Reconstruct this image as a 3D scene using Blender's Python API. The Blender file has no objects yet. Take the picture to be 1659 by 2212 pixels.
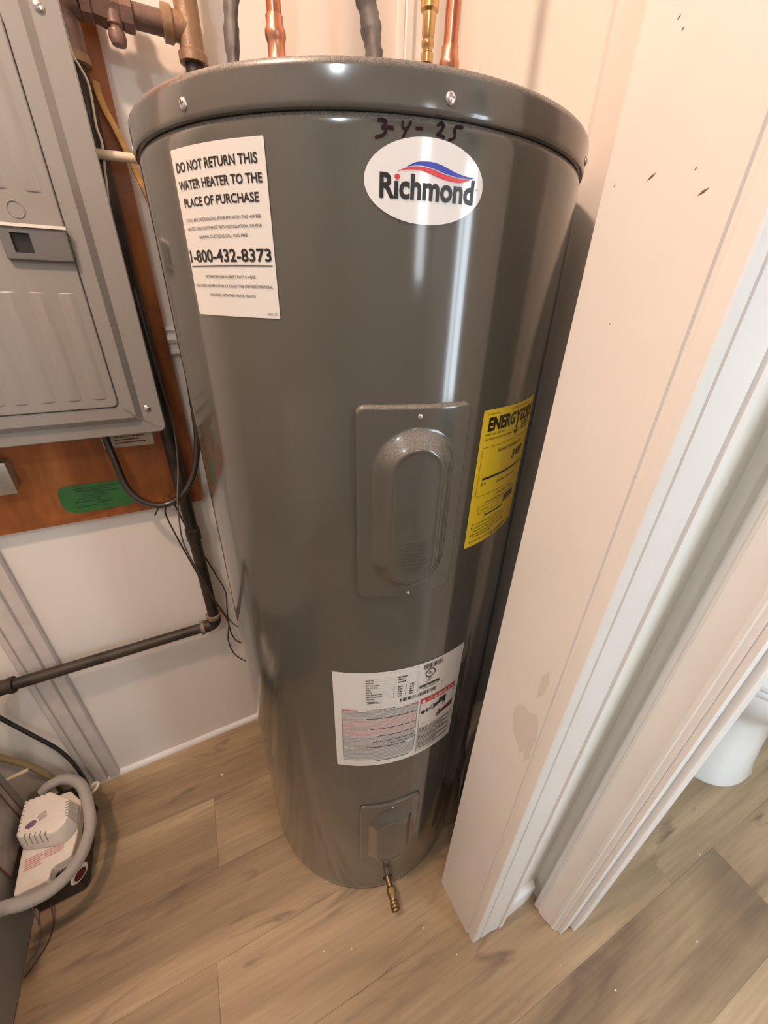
import bpy, math, random
from mathutils import Vector, Matrix
R_ = math.radians
random.seed(7)
SC = bpy.context.scene
COL = SC.collection

# ------------------------------------------------------------------ camera
YAW, PITCH, ROLL = R_(28.135), R_(-29.040), R_(1.645)
CAM = Vector((-0.27509, -0.59221, 1.29878))
cy, sy, cp, sp = math.cos(YAW), math.sin(YAW), math.cos(PITCH), math.sin(PITCH)
fw = Vector((sy * cp, cy * cp, sp)); rt = Vector((cy, -sy, 0)); up = rt.cross(fw)
c_, s_ = math.cos(ROLL), math.sin(ROLL)
rt, up = c_ * rt + s_ * up, -s_ * rt + c_ * up
cd = bpy.data.cameras.new('camera'); cam = bpy.data.objects.new('camera', cd); COL.objects.link(cam)
cd.sensor_fit = 'VERTICAL'; cd.sensor_height = 36.0; cd.lens = 842.05 / 2212 * 36.0
cd.clip_start = 0.02; cd.clip_end = 60
cam.matrix_world = Matrix(((rt.x, up.x, -fw.x, CAM.x), (rt.y, up.y, -fw.y, CAM.y), (rt.z, up.z, -fw.z, CAM.z), (0, 0, 0, 1)))
SC.camera = cam

# ------------------------------------------------------------------ world, light, exposure
W = bpy.data.worlds.new('world'); SC.world = W; W.use_nodes = True
W.node_tree.nodes['Background'].inputs[0].default_value = (0.80, 0.90, 1.0, 1)
W.node_tree.nodes['Background'].inputs[1].default_value = 1.0
def area(name, loc, target, sx, sy_, power, col):
    l = bpy.data.lights.new(name, 'AREA'); l.shape = 'RECTANGLE'; l.size = sx; l.size_y = sy_; l.energy = power; l.color = col
    o = bpy.data.objects.new(name, l); COL.objects.link(o); o.location = loc
    o.rotation_euler = (Vector(target) - Vector(loc)).to_track_quat('-Z', 'Y').to_euler()
    return o
area('hall_window_offscreen', (0.03, -2.37, 1.72), (0.03, 0, 1.72), 0.16, 0.53, 2.2, (0.92, 0.96, 1.0))
area('bathroom_window_offscreen', (0.925, -2.37, 1.325), (0.925, 0, 1.325), 0.78, 1.18, 38, (0.80, 0.91, 1.0))
SC.view_settings.view_transform = 'Standard'
SC.view_settings.look = 'None'
SC.view_settings.gamma = 1.0
SC.view_settings.exposure = 0.0
SC.view_settings.use_curve_mapping = False
SC.cycles.use_denoising = True
LAMP_POWER = 48

# ------------------------------------------------------------------ helpers: materials
def mat(name, col, rough=0.5, metal=0.0, coat=0.0, spec=0.5, bump=0.0, bscale=60.0, var=0.0, vscale=6.0, vcol=None, emis=None, estr=0, dust=0.0, dustcol=(0.30, 0.265, 0.235), trans=0.0):
    m = bpy.data.materials.new(name); m.use_nodes = True
    nt = m.node_tree; b = nt.nodes['Principled BSDF']; L = nt.links.new
    b.inputs['Base Color'].default_value = (*col, 1); b.inputs['Roughness'].default_value = rough
    b.inputs['Metallic'].default_value = metal; b.inputs['Coat Weight'].default_value = coat
    b.inputs['Coat Roughness'].default_value = 0.08
    b.inputs['Specular IOR Level'].default_value = spec
    if trans: b.inputs['Transmission Weight'].default_value = trans
    src = None
    if var > 0:
        tc = nt.nodes.new('ShaderNodeTexCoord'); n = nt.nodes.new('ShaderNodeTexNoise')
        n.inputs['Scale'].default_value = vscale; n.inputs['Detail'].default_value = 6
        L(tc.outputs['Object'], n.inputs['Vector'])
        mr = nt.nodes.new('ShaderNodeMapRange'); mr.inputs[1].default_value = 0.35; mr.inputs[2].default_value = 0.7
        L(n.outputs['Fac'], mr.inputs[0])
        mx = nt.nodes.new('ShaderNodeMix'); mx.data_type = 'RGBA'
        v2 = vcol if vcol else tuple(c * (1 - var) for c in col)
        mx.inputs['A'].default_value = (*col, 1); mx.inputs['B'].default_value = (*v2, 1)
        L(mr.outputs[0], mx.inputs['Factor']); src = mx.outputs['Result']
    if dust > 0:
        g = nt.nodes.new('ShaderNodeNewGeometry'); sx = nt.nodes.new('ShaderNodeSeparateXYZ'); L(g.outputs['Normal'], sx.inputs[0])
        r = nt.nodes.new('ShaderNodeMapRange'); r.inputs[1].default_value = 0.12; r.inputs[2].default_value = 0.55; L(sx.outputs['Z'], r.inputs[0])
        tc2 = nt.nodes.new('ShaderNodeTexCoord'); n2 = nt.nodes.new('ShaderNodeTexNoise'); n2.inputs['Scale'].default_value = 1300; n2.inputs['Detail'].default_value = 4
        L(tc2.outputs['Object'], n2.inputs['Vector'])
        r2 = nt.nodes.new('ShaderNodeMapRange'); r2.inputs[1].default_value = 0.36; r2.inputs[2].default_value = 0.68; L(n2.outputs['Fac'], r2.inputs[0])
        mu = nt.nodes.new('ShaderNodeMath'); mu.operation = 'MULTIPLY'; L(r.outputs[0], mu.inputs[0]); L(r2.outputs[0], mu.inputs[1])
        mu2 = nt.nodes.new('ShaderNodeMath'); mu2.operation = 'MULTIPLY'; L(mu.outputs[0], mu2.inputs[0]); mu2.inputs[1].default_value = dust
        mx2 = nt.nodes.new('ShaderNodeMix'); mx2.data_type = 'RGBA'; L(mu2.outputs[0], mx2.inputs['Factor'])
        if src: L(src, mx2.inputs['A'])
        else: mx2.inputs['A'].default_value = (*col, 1)
        mx2.inputs['B'].default_value = (*dustcol, 1); src = mx2.outputs['Result']
        mr3 = nt.nodes.new('ShaderNodeMapRange'); mr3.inputs[3].default_value = rough; mr3.inputs[4].default_value = 0.9
        L(mu2.outputs[0], mr3.inputs[0]); L(mr3.outputs[0], b.inputs['Roughness'])
    if src: L(src, b.inputs['Base Color'])
    if bump > 0:
        tc = nt.nodes.new('ShaderNodeTexCoord'); n = nt.nodes.new('ShaderNodeTexNoise'); n.inputs['Scale'].default_value = bscale; n.inputs['Detail'].default_value = 3
        L(tc.outputs['Object'], n.inputs['Vector']); bp = nt.nodes.new('ShaderNodeBump'); bp.inputs['Strength'].default_value = bump; bp.inputs['Distance'].default_value = 0.002
        L(n.outputs['Fac'], bp.inputs['Height']); L(bp.outputs[0], b.inputs['Normal'])
    if emis:
        b.inputs['Emission Color'].default_value = (*emis, 1); b.inputs['Emission Strength'].default_value = estr
    return m

def wood_mat(name, c1, c2, c3, along=(1.2, 13, 13), fine=(4, 150, 150), rough=0.5, knots=0.0, rnd=0.0, dark=(0.09, 0.06, 0.045), coat=0.0):
    m = bpy.data.materials.new(name); m.use_nodes = True; nt = m.node_tree; L = nt.links.new; N = nt.nodes.new
    b = nt.nodes['Principled BSDF']; b.inputs['Roughness'].default_value = rough; b.inputs['Coat Weight'].default_value = coat; b.inputs['Coat Roughness'].default_value = 0.25
    tc = N('ShaderNodeTexCoord'); oi = N('ShaderNodeObjectInfo')
    off = N('ShaderNodeVectorMath'); off.operation = 'MULTIPLY_ADD'
    cb = N('ShaderNodeCombineXYZ'); L(oi.outputs['Random'], cb.inputs[0]); L(oi.outputs['Random'], cb.inputs[1]); L(oi.outputs['Random'], cb.inputs[2])
    L(cb.outputs[0], off.inputs[0]); off.inputs[1].default_value = (43, 71, 59); L(tc.outputs['Object'], off.inputs[2])
    def noise(sc, det, dist=0.0):
        mp = N('ShaderNodeMapping'); mp.inputs['Scale'].default_value = sc; L(off.outputs[0], mp.inputs['Vector'])
        n = N('ShaderNodeTexNoise'); n.inputs['Scale'].default_value = 1; n.inputs['Detail'].default_value = det; n.inputs['Distortion'].default_value = dist
        L(mp.outputs[0], n.inputs['Vector']); return n.outputs['Fac']
    a = noise(along, 5, 1.2)
    cr = N('ShaderNodeValToRGB'); e = cr.color_ramp.elements
    e[0].position = 0.30; e[0].color = (*c1, 1); e[1].position = 0.70; e[1].color = (*c3, 1)
    k = cr.color_ramp.elements.new(0.5); k.color = (*c2, 1); L(a, cr.inputs[0]); col = cr.outputs[0]
    f = noise(fine, 4, 0.4)
    r = N('ShaderNodeMapRange'); r.inputs[1].default_value = 0.3; r.inputs[2].default_value = 0.75; r.inputs[3].default_value = 1.10; r.inputs[4].default_value = 0.86; L(f, r.inputs[0])
    vm = N('ShaderNodeVectorMath'); vm.operation = 'SCALE'; L(col, vm.inputs[0]); L(r.outputs[0], vm.inputs['Scale']); col = vm.outputs[0]
    g2 = noise((along[0] * 2.6, along[1] * 5, along[2] * 5), 6, 0.8)
    r4 = N('ShaderNodeMapRange'); r4.inputs[1].default_value = 0.32; r4.inputs[2].default_value = 0.68; r4.inputs[3].default_value = 0.84; r4.inputs[4].default_value = 1.10; L(g2, r4.inputs[0])
    v4 = N('ShaderNodeVectorMath'); v4.operation = 'SCALE'; L(col, v4.inputs[0]); L(r4.outputs[0], v4.inputs['Scale']); col = v4.outputs[0]
    if rnd:
        r2 = N('ShaderNodeMapRange'); r2.inputs[3].default_value = 1 - rnd; r2.inputs[4].default_value = 1 + rnd; L(oi.outputs['Random'], r2.inputs[0])
        v2 = N('ShaderNodeVectorMath'); v2.operation = 'SCALE'; L(col, v2.inputs[0]); L(r2.outputs[0], v2.inputs['Scale']); col = v2.outputs[0]
    if knots:
        kn = noise((3.4, 15, 15), 7, 1.6); kr = N('ShaderNodeMapRange'); kr.inputs[1].default_value = 0.585; kr.inputs[2].default_value = 0.72; kr.inputs[4].default_value = knots
        L(kn, kr.inputs[0]); mx = N('ShaderNodeMix'); mx.data_type = 'RGBA'; L(kr.outputs[0], mx.inputs['Factor']); L(col, mx.inputs['A']); mx.inputs['B'].default_value = (*dark, 1); col = mx.outputs['Result']
    L(col, b.inputs['Base Color'])
    bp = N('ShaderNodeBump'); bp.inputs['Strength'].default_value = 0.12; bp.inputs['Distance'].default_value = 0.001; L(f, bp.inputs['Height']); L(bp.outputs[0], b.inputs['Normal'])
    return m

M = {}
M['wall'] = mat('wall_paint', (0.83, 0.785, 0.73), 0.42, bump=0.05, bscale=8, var=0.05, vscale=3)
M['wall_hall'] = mat('hall_paint', (0.76, 0.745, 0.685), 0.55)
M['wall_room'] = mat('room_paint', (0.50, 0.48, 0.45), 0.6)
M['ceiling'] = mat('ceiling_paint', (0.72, 0.70, 0.67), 0.8)
M['trim'] = mat('trim_paint', (0.82, 0.80, 0.77), 0.35, var=0.04, vscale=9)
M['batten'] = mat('batten_paint', (0.64, 0.59, 0.56), 0.45, var=0.12, vscale=25)  # greyer than the trim paint, with random darker mottling
M['jamb'] = mat('jamb_paint', (0.82, 0.80, 0.77), 0.40, var=0.10, vscale=5, vcol=(0.77, 0.75, 0.72))
M['smudge'] = mat('grey_smudge', (0.68, 0.65, 0.62), 0.6)
M['dent'] = mat('bare_dent', (0.16, 0.10, 0.07), 0.8)
M['plank'] = wood_mat('vinyl_plank', (0.17, 0.117, 0.071), (0.35, 0.248, 0.147), (0.47, 0.35, 0.217), along=(0.8, 6, 6), knots=0.85, rnd=0.07, rough=0.42, dark=(0.13, 0.085, 0.06))
M['subfloor'] = mat('subfloor', (0.10, 0.07, 0.05), 0.9)
M['plywood'] = wood_mat('stained_plywood', (0.20, 0.055, 0.012), (0.34, 0.105, 0.024), (0.44, 0.155, 0.040), along=(10, 10, 3.0), fine=(70, 70, 6), knots=0.45, rough=0.45, dark=(0.10, 0.03, 0.012))
M['heater'] = mat('heater_enamel', (0.076, 0.0735, 0.062), 0.13, coat=0.5, dust=0.75, bump=0.02, bscale=5)
M['heater_clean'] = mat('heater_enamel_clean', (0.076, 0.0735, 0.062), 0.13, coat=0.5, bump=0.02, bscale=5)
M['lid'] = mat('lid_enamel', (0.088, 0.083, 0.073), 0.16, coat=0.45, dust=0.8, bump=0.02, bscale=7)
M['panel'] = mat('panel_enamel', (0.27, 0.255, 0.238), 0.38, coat=0.15, dust=0.15)
M['latch'] = mat('latch_grey', (0.13, 0.128, 0.125), 0.5)
M['dark'] = mat('black_recess', (0.008, 0.008, 0.007), 0.8, spec=0.1)
M['zinc'] = mat('zinc_screw', (0.72, 0.71, 0.69), 0.25, metal=1.0)
M['zincdark'] = mat('screw_slot', (0.03, 0.028, 0.026), 0.6)
M['steel'] = mat('galvanized', (0.55, 0.54, 0.51), 0.38, metal=0.9, var=0.15, vscale=30)
M['iron'] = mat('black_iron', (0.020, 0.015, 0.012), 0.5, metal=0.2, var=0.5, vscale=25, vcol=(0.06, 0.042, 0.03), bump=0.3, bscale=180)
M['ironpaint'] = mat('bronze_painted_iron', (0.21, 0.13, 0.10), 0.42, metal=0.3, var=0.5, vscale=22, vcol=(0.14, 0.085, 0.07), bump=0.4, bscale=150)
M['tee'] = mat('tan_painted_iron', (0.33, 0.21, 0.125), 0.42, metal=0.25, var=0.4, vscale=18, vcol=(0.24, 0.14, 0.09), bump=0.4, bscale=160)
M['copper'] = mat('copper', (0.62, 0.27, 0.17), 0.25, metal=1.0, var=0.5, vscale=14, vcol=(0.42, 0.15, 0.09))
M['copperlt'] = mat('copper_fitting', (0.70, 0.38, 0.26), 0.3, metal=1.0, var=0.5, vscale=20, vcol=(0.55, 0.24, 0.15))
M['brass'] = mat('brass', (0.66, 0.45, 0.20), 0.28, metal=1.0, var=0.4, vscale=20)
M['oldbrass'] = mat('aged_brass', (0.36, 0.25, 0.12), 0.42, metal=0.9, var=0.4, vscale=60, vcol=(0.20, 0.13, 0.065))
M['sheath'] = mat('grey_cable_sheath', (0.075, 0.07, 0.07), 0.55, var=0.4, vscale=40, vcol=(0.16, 0.15, 0.15), bump=0.4, bscale=60)
M['black'] = mat('black_rubber', (0.016, 0.013, 0.011), 0.4)
M['blackcable'] = mat('black_jacket', (0.03, 0.023, 0.018), 0.35, coat=0.3)
M['greywire'] = mat('grey_wire', (0.13, 0.115, 0.10), 0.5)
M['brownwire'] = mat('brown_wire', (0.05, 0.02, 0.012), 0.5)
M['yellowcable'] = mat('yellow_nm_cable', (0.62, 0.36, 0.11), 0.45, var=0.3, vscale=60)
M['whitewire'] = mat('white_wire', (0.75, 0.66, 0.48), 0.5)
M['cream'] = mat('cream_plastic', (0.70, 0.58, 0.42), 0.45)
M['paper'] = mat('label_paper', (0.68, 0.665, 0.64), 0.22, coat=0.25)
M['papergrey'] = mat('label_silver', (0.74, 0.74, 0.735), 0.13, coat=0.6)
M['yellow'] = mat('label_yellow', (0.83, 0.62, 0.025), 0.42)
M['ink'] = mat('black_ink', (0.012, 0.011, 0.011), 0.35)
M['inkgrey'] = mat('grey_ink', (0.30, 0.285, 0.275), 0.5)
M['red'] = mat('red_ink', (0.52, 0.025, 0.025), 0.35)
M['redpale'] = mat('pale_red_ink', (0.58, 0.30, 0.285), 0.5)
M['logored'] = mat('logo_red', (0.60, 0.035, 0.045), 0.3)
M['logoblue'] = mat('logo_blue', (0.02, 0.045, 0.40), 0.3)
M['marker'] = mat('purple_black_marker', (0.022, 0.008, 0.011), 0.7, spec=0.1)
M['handred'] = mat('dark_red_ink', (0.10, 0.012, 0.012), 0.5)
M['green'] = mat('green_sticker', (0.045, 0.20, 0.055), 0.5, var=0.3, vscale=30)
M['greenink'] = mat('dark_green_ink', (0.012, 0.07, 0.025), 0.5)
M['card'] = mat('old_card', (0.62, 0.55, 0.44), 0.7, var=0.15, vscale=60)
M['furnace'] = mat('furnace_enamel', (0.26, 0.245, 0.225), 0.45)
M['rust'] = mat('rust', (0.22, 0.085, 0.045), 0.8, var=0.4, vscale=60)
M['plate'] = mat('dull_plate', (0.40, 0.36, 0.33), 0.55, var=0.35, vscale=30)
M['whiteplastic'] = mat('white_plastic', (0.80, 0.74, 0.66), 0.45, var=0.05, vscale=40)
M['purple'] = mat('purple_emblem', (0.22, 0.13, 0.24), 0.5, var=0.3, vscale=80)
M['hose'] = mat('grey_hose', (0.42, 0.395, 0.37), 0.4, var=0.12, vscale=20)
M['oldtube'] = mat('yellowed_tube', (0.27, 0.21, 0.10), 0.35)
M['porcelain'] = mat('porcelain', (0.78, 0.79, 0.79), 0.12, coat=0.5)
M['film'] = mat('dusty_plastic_film', (0.10, 0.09, 0.08), 0.28, coat=0.4, bump=0.3, bscale=20)
M['chip'] = mat('white_chip', (0.85, 0.80, 0.72), 0.6)
M['grout'] = mat('old_caulk', (0.30, 0.22, 0.14), 0.6, var=0.6, vscale=120, vcol=(0.08, 0.055, 0.035))
M['panglass'] = mat('window_glass', (1, 1, 1), 0.02, trans=1.0)

# ------------------------------------------------------------------ helpers: geometry
class MB:
    def __init__(s): s.v = []; s.f = []
    def add(s, vs, fs):
        n = len(s.v); s.v += [tuple(v) for v in vs]; s.f += [tuple(i + n for i in f) for f in fs]; return s
    def box(s, x0, x1, y0, y1, z0, z1):
        return s.add([(x0, y0, z0), (x1, y0, z0), (x1, y1, z0), (x0, y1, z0), (x0, y0, z1), (x1, y0, z1), (x1, y1, z1), (x0, y1, z1)],
                     [(3, 2, 1, 0), (4, 5, 6, 7), (0, 1, 5, 4), (1, 2, 6, 5), (2, 3, 7, 6), (3, 0, 4, 7)])
    def prism(s, poly, z0, z1):          # polygon in xy, counter-clockwise
        n = len(poly); a = sum(poly[i][0] * poly[(i + 1) % n][1] - poly[(i + 1) % n][0] * poly[i][1] for i in range(n))
        if a < 0: poly = poly[::-1]
        vs = [(x, y, z0) for x, y in poly] + [(x, y, z1) for x, y in poly]
        fs = [tuple(range(n))[::-1], tuple(range(n, 2 * n))] + [(i, (i + 1) % n, (i + 1) % n + n, i + n) for i in range(n)]
        return s.add(vs, fs)
    def lathe(s, prof, o=(0, 0, 0), axis=(0, 0, 1), n=24):   # prof: (radius, height) list
        q = Vector((0, 0, 1)).rotation_difference(Vector(axis)); o = Vector(o); vs = []; fs = []
        for r, h in prof:
            for i in range(n):
                a = 2 * math.pi * i / n; vs.append(o + q @ Vector((r * math.cos(a), r * math.sin(a), h)))
        for j in range(len(prof) - 1):
            for i in range(n):
                k = (i + 1) % n; fs.append((j * n + i, j * n + k, (j + 1) * n + k, (j + 1) * n + i))
        if prof[0][0] > 1e-6: fs.append(tuple(range(n))[::-1])
        if prof[-1][0] > 1e-6: fs.append(tuple(range((len(prof) - 1) * n, len(prof) * n)))
        return s.add(vs, fs)
    def tube(s, pts, r, n=10, smooth=6, sq=1.0, twist=0.0):
        P = [Vector(p) for p in pts]
        if smooth and len(P) > 2:
            Q = []
            for i in range(len(P) - 1):
                p0 = P[max(i - 1, 0)]; p1 = P[i]; p2 = P[i + 1]; p3 = P[min(i + 2, len(P) - 1)]
                for k in range(smooth):
                    t = k / smooth
                    Q.append(0.5 * ((2 * p1) + (p2 - p0) * t + (2 * p0 - 5 * p1 + 4 * p2 - p3) * t * t + (3 * p1 - p0 - 3 * p2 + p3) * t ** 3))
            Q.append(P[-1]); P = Q
        T = [(P[min(i + 1, len(P) - 1)] - P[max(i - 1, 0)]).normalized() for i in range(len(P))]
        u = T[0].orthogonal().normalized(); vs = []; fs = []
        for i, p in enumerate(P):
            if i: u = (T[i - 1].rotation_difference(T[i]) @ u); u = (u - T[i] * u.dot(T[i])).normalized()
            w = T[i].cross(u); rr = r[i] if isinstance(r, list) else r
            for k in range(n):
                a = 2 * math.pi * k / n; x, y = rr * math.cos(a), rr * sq * math.sin(a)
                tw = twist * i; vs.append(p + u * (x * math.cos(tw) - y * math.sin(tw)) + w * (x * math.sin(tw) + y * math.cos(tw)))
        m = len(P)
        for i in range(m - 1):
            for k in range(n):
                j = (k + 1) % n; fs.append((i * n + k, i * n + j, (i + 1) * n + j, (i + 1) * n + k))
        fs += [tuple(range(n))[::-1], tuple(range((m - 1) * n, m * n))]
        return s.add(vs, fs)
    def loft(s, rings, cap=True):
        n = len(rings[0]); vs = [v for r in rings for v in r]; fs = []
        for j in range(len(rings) - 1):
            for i in range(n):
                k = (i + 1) % n; fs.append((j * n + i, j * n + k, (j + 1) * n + k, (j + 1) * n + i))
        if cap: fs += [tuple(range(n))[::-1], tuple(range((len(rings) - 1) * n, len(rings) * n))]
        return s.add(vs, fs)
    def map(s, fn): s.v = [fn(v) for v in s.v]; return s
    def build(s, name, m, parent=None, smooth=35, bevel=0, loc=None):
        me = bpy.data.meshes.new(name); me.from_pydata(s.v, [], s.f); me.update()
        if smooth:
            for p in me.polygons: p.use_smooth = True
            try: me.set_sharp_from_angle(angle=R_(smooth))
            except Exception: pass
        me.materials.append(M[m] if isinstance(m, str) else m)
        o = bpy.data.objects.new(name, me); COL.objects.link(o)
        if parent: o.parent = parent
        if loc: o.location = loc
        if bevel:
            b = o.modifiers.new('bevel', 'BEVEL'); b.width = bevel; b.segments = 2; b.limit_method = 'ANGLE'; b.angle_limit = R_(40)
        return o
def carve(o, cutter):        # cut the cutter's shape out of o (a real recess)
    import bmesh
    c = cutter.build('cutter', 'dark', o.parent, smooth=0)
    for q in (o, c):
        bm = bmesh.new(); bm.from_mesh(q.data); bmesh.ops.remove_doubles(bm, verts=bm.verts, dist=1e-6)
        bmesh.ops.recalc_face_normals(bm, faces=bm.faces); bm.to_mesh(q.data); bm.free()
    b = o.modifiers.new('carve', 'BOOLEAN'); b.object = c; b.operation = 'DIFFERENCE'; b.solver = 'EXACT'; b.use_self = True
    bpy.context.view_layer.update()
    me = bpy.data.meshes.new_from_object(o.evaluated_get(bpy.context.evaluated_depsgraph_get()))
    o.modifiers.clear(); old = o.data; o.data = me; me.name = o.name; bpy.data.meshes.remove(old)
    mc = c.data; bpy.data.objects.remove(c); bpy.data.meshes.remove(mc)
    for p in me.polygons: p.use_smooth = True
    me.set_sharp_from_angle(angle=R_(30)); return o
def bar(mb, o, e, n, d, le, wn, d0, d1):    # box: half length le along e, half width wn along n, d0..d1 along d
    o, e, n, d = Vector(o), Vector(e), Vector(n), Vector(d)
    P = [o + e * a * le + n * b * wn + d * c for c in (d0, d1) for a, b in ((-1, -1), (1, -1), (1, 1), (-1, 1))]
    return mb.add(P, [(3, 2, 1, 0), (4, 5, 6, 7), (0, 1, 5, 4), (1, 2, 6, 5), (2, 3, 7, 6), (3, 0, 4, 7)])
def thing(name, label, cat, loc=(0, 0, 0), group=None):
    o = bpy.data.objects.new(name, None); COL.objects.link(o); o.location = loc; o.empty_display_size = 0.05
    return tag(o, label, cat, group)
def tag(o, label, cat, group=None):
    o['label'] = label; o['category'] = cat
    if group: o['group'] = group
    return o
def struct(o, label=None):
    o['kind'] = 'structure'
    if label: o['label'] = label
    return o
def rel(p, o): return (p[0] - o[0], p[1] - o[1], p[2] - o[2])

# text -> flat 2D polygons (unit box: x 0..1, y 0..1 measured on the caps)
_tc = {}
def text2d(body, bold=0.0, shear=0.0):
    k = (body, bold, shear)
    if k in _tc: return _tc[k]
    cu = bpy.data.curves.new('t', 'FONT'); cu.body = body; cu.size = 1; cu.offset = bold; cu.resolution_u = 3; cu.fill_mode = 'FRONT'; cu.dimensions = '2D'; cu.shear = shear
    o = bpy.data.objects.new('t', cu); COL.objects.link(o); bpy.context.view_layer.update()
    me = bpy.data.meshes.new_from_object(o.evaluated_get(bpy.context.evaluated_depsgraph_get()))
    v = [(p.co.x, p.co.y) for p in me.vertices]; f = [tuple(p.vertices) for p in me.polygons]
    bpy.data.objects.remove(o); bpy.data.curves.remove(cu); bpy.data.meshes.remove(me)
    _tc[k] = (v, f); return v, f
def put_text(mb, body, u0, u1, v0, h, bold=0.0, shear=0.0, cap=0.70):
    # left u0, right u1, baseline v0, cap height h
    v, f = text2d(body, bold, shear)
    x0 = min(p[0] for p in v); x1 = max(p[0] for p in v); s = (u1 - u0) / (x1 - x0)
    mb.add([(u0 + (x - x0) * s, v0 + y * h / cap, 0) for x, y in v], f)
def quad(mb, u0, u1, v0, v1): mb.add([(u0, v0, 0), (u1, v0, 0), (u1, v1, 0), (u0, v1, 0)], [(0, 1, 2, 3)])
def hquad(mb, u0, u1, v0, v1, n=8):
    for i in range(n): quad(mb, u0 + (u1 - u0) * i / n, u0 + (u1 - u0) * (i + 1) / n, v0, v1)
def poly(mb, pts): mb.add([(x, y, 0) for x, y in pts], [tuple(range(len(pts)))])
def seg(mb, a, b, w):
    dx, dy = b[0] - a[0], b[1] - a[1]; l = math.hypot(dx, dy); nx, ny = -dy / l * w / 2, dx / l * w / 2
    poly(mb, [(a[0] - nx, a[1] - ny), (b[0] - nx, b[1] - ny), (b[0] + nx, b[1] + ny), (a[0] + nx, a[1] + ny)])
def stroke(mb, pts, w):
    for a, b in zip(pts, pts[1:]): seg(mb, a, b, w)
    for p in pts: disc(mb, p[0], p[1], w / 2, w / 2, 8)
def disc(mb, u, v, ru, rv, n=20): poly(mb, [(u + ru * math.cos(2 * math.pi * i / n), v + rv * math.sin(2 * math.pi * i / n)) for i in range(n)])
def ring(mb, u, v, ru, rv, w, n=28):
    P = [(u + ru * math.cos(2 * math.pi * i / n), v + rv * math.sin(2 * math.pi * i / n)) for i in range(n + 1)]
    Q = [(u + (ru - w) * math.cos(2 * math.pi * i / n), v + (rv - w) * math.sin(2 * math.pi * i / n)) for i in range(n + 1)]
    for i in range(n): poly(mb, [Q[i], P[i], P[i + 1], Q[i + 1]])
def fine(mb, u0, u1, v0, h, rnd, wmin=0.0012, wmax=0.005):
    u = u0
    while u < u1:
        w = min(rnd.uniform(wmin, wmax), u1 - u); quad(mb, u, u + w, v0, v0 + h); u += w + 0.0007
RH = 0.26
def wrap(r):
    def fn(p): a = p[0] / RH; return ((r + p[2]) * math.cos(a), (r + p[2]) * math.sin(a), p[1])
    return fn

# ------------------------------------------------------------------ the setting
CEIL = 2.42
fl = MB().box(-1.75, 1.95, -2.3, 0.36, -0.03, -0.008).build('floor', 'subfloor', smooth=0)
struct(fl, 'wood-look vinyl plank floor')
PW, PL = 0.172, 1.22; TILT = R_(-2.2)
joint = {-3: .3, -2: -.2, -1: .12, 0: -.423, 1: .36, 2: -.443, 3: .62, 4: .80, 5: .2, 6: -.3, 7: .5, 8: -.1, 9: .33, 10: -.4, 11: .15, 12: .6, 13: -.15, 14: .4, 15: -.3, 16: .2}
plank_me = {}
for k in range(-2, 15):
    v1 = 0.13 - PW * k; v0 = v1 - PW
    j = joint.get(k, 0.0)
    n0 = math.floor((-1.85 - j) / PL)
    x = j + n0 * PL
    while x < 2.0:
        a, b = max(x, -1.85), min(x + PL, 2.05)
        if b - a > 0.02:
            key = round(b - a, 3)
            hl, hw, g = (b - a) / 2, PW / 2, 0.00012
            if key not in plank_me:
                mbp = MB(); e = 0.0007
                mbp.add([(-hl + g, -hw + g, -.007), (hl - g, -hw + g, -.007), (hl - g, hw - g, -.007), (-hl + g, hw - g, -.007),
                         (-hl + g, -hw + g, -e * .5), (hl - g, -hw + g, -e * .5), (hl - g, hw - g, -e * .5), (-hl + g, hw - g, -e * .5),
                         (-hl + e, -hw + e, 0), (hl - e, -hw + e, 0), (hl - e, hw - e, 0), (-hl + e, hw - e, 0)],
                        [(3, 2, 1, 0)] + [(i, (i + 1) % 4, (i + 1) % 4 + 4, i + 4) for i in range(4)] + [(i + 4, (i + 1) % 4 + 4, (i + 1) % 4 + 8, i + 8) for i in range(4)] + [(8, 9, 10, 11)])
                o = mbp.build('plank', 'plank', fl, smooth=0); plank_me[key] = o.data
            else:
                o = bpy.data.objects.new('plank', plank_me[key]); COL.objects.link(o); o.parent = fl
            cx, cyy = (a + b) / 2, (v0 + v1) / 2
            o.location = (cx * math.cos(TILT) - cyy * math.sin(TILT), cx * math.sin(TILT) + cyy * math.cos(TILT), 0)
            o.rotation_euler = (0, 0, TILT)
        x += PL
YB = 0.35
struct(MB().box(-1.75, 1.95, YB, YB + 0.09, -0.03, CEIL).build('wall_back', 'wall', smooth=0), 'off-white painted wall behind the water heater')
struct(MB().box(-1.84, -1.75, -2.39, YB + .09, -0.03, CEIL).build('wall_left', 'wall_room', smooth=0))
struct(MB().box(0.275, 0.39, -0.31, YB, 0, CEIL).build('wall_right', 'wall', smooth=0), 'off-white closet side wall beside the water heater')
struct(MB().box(0.088, 0.39, -0.423, -0.31, 0, CEIL).build('wall_front', 'wall_hall', smooth=0), 'narrow grey-green wall between two white casings')
wh = MB().box(0.266, 0.39, -0.507, -0.423, 0, CEIL).box(0.266, 0.39, -2.3, -1.30, 0, CEIL).box(0.266, 0.39, -1.30, -0.507, 2.08, CEIL)
struct(wh.build('wall_hall', 'wall_hall', smooth=0))
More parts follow.
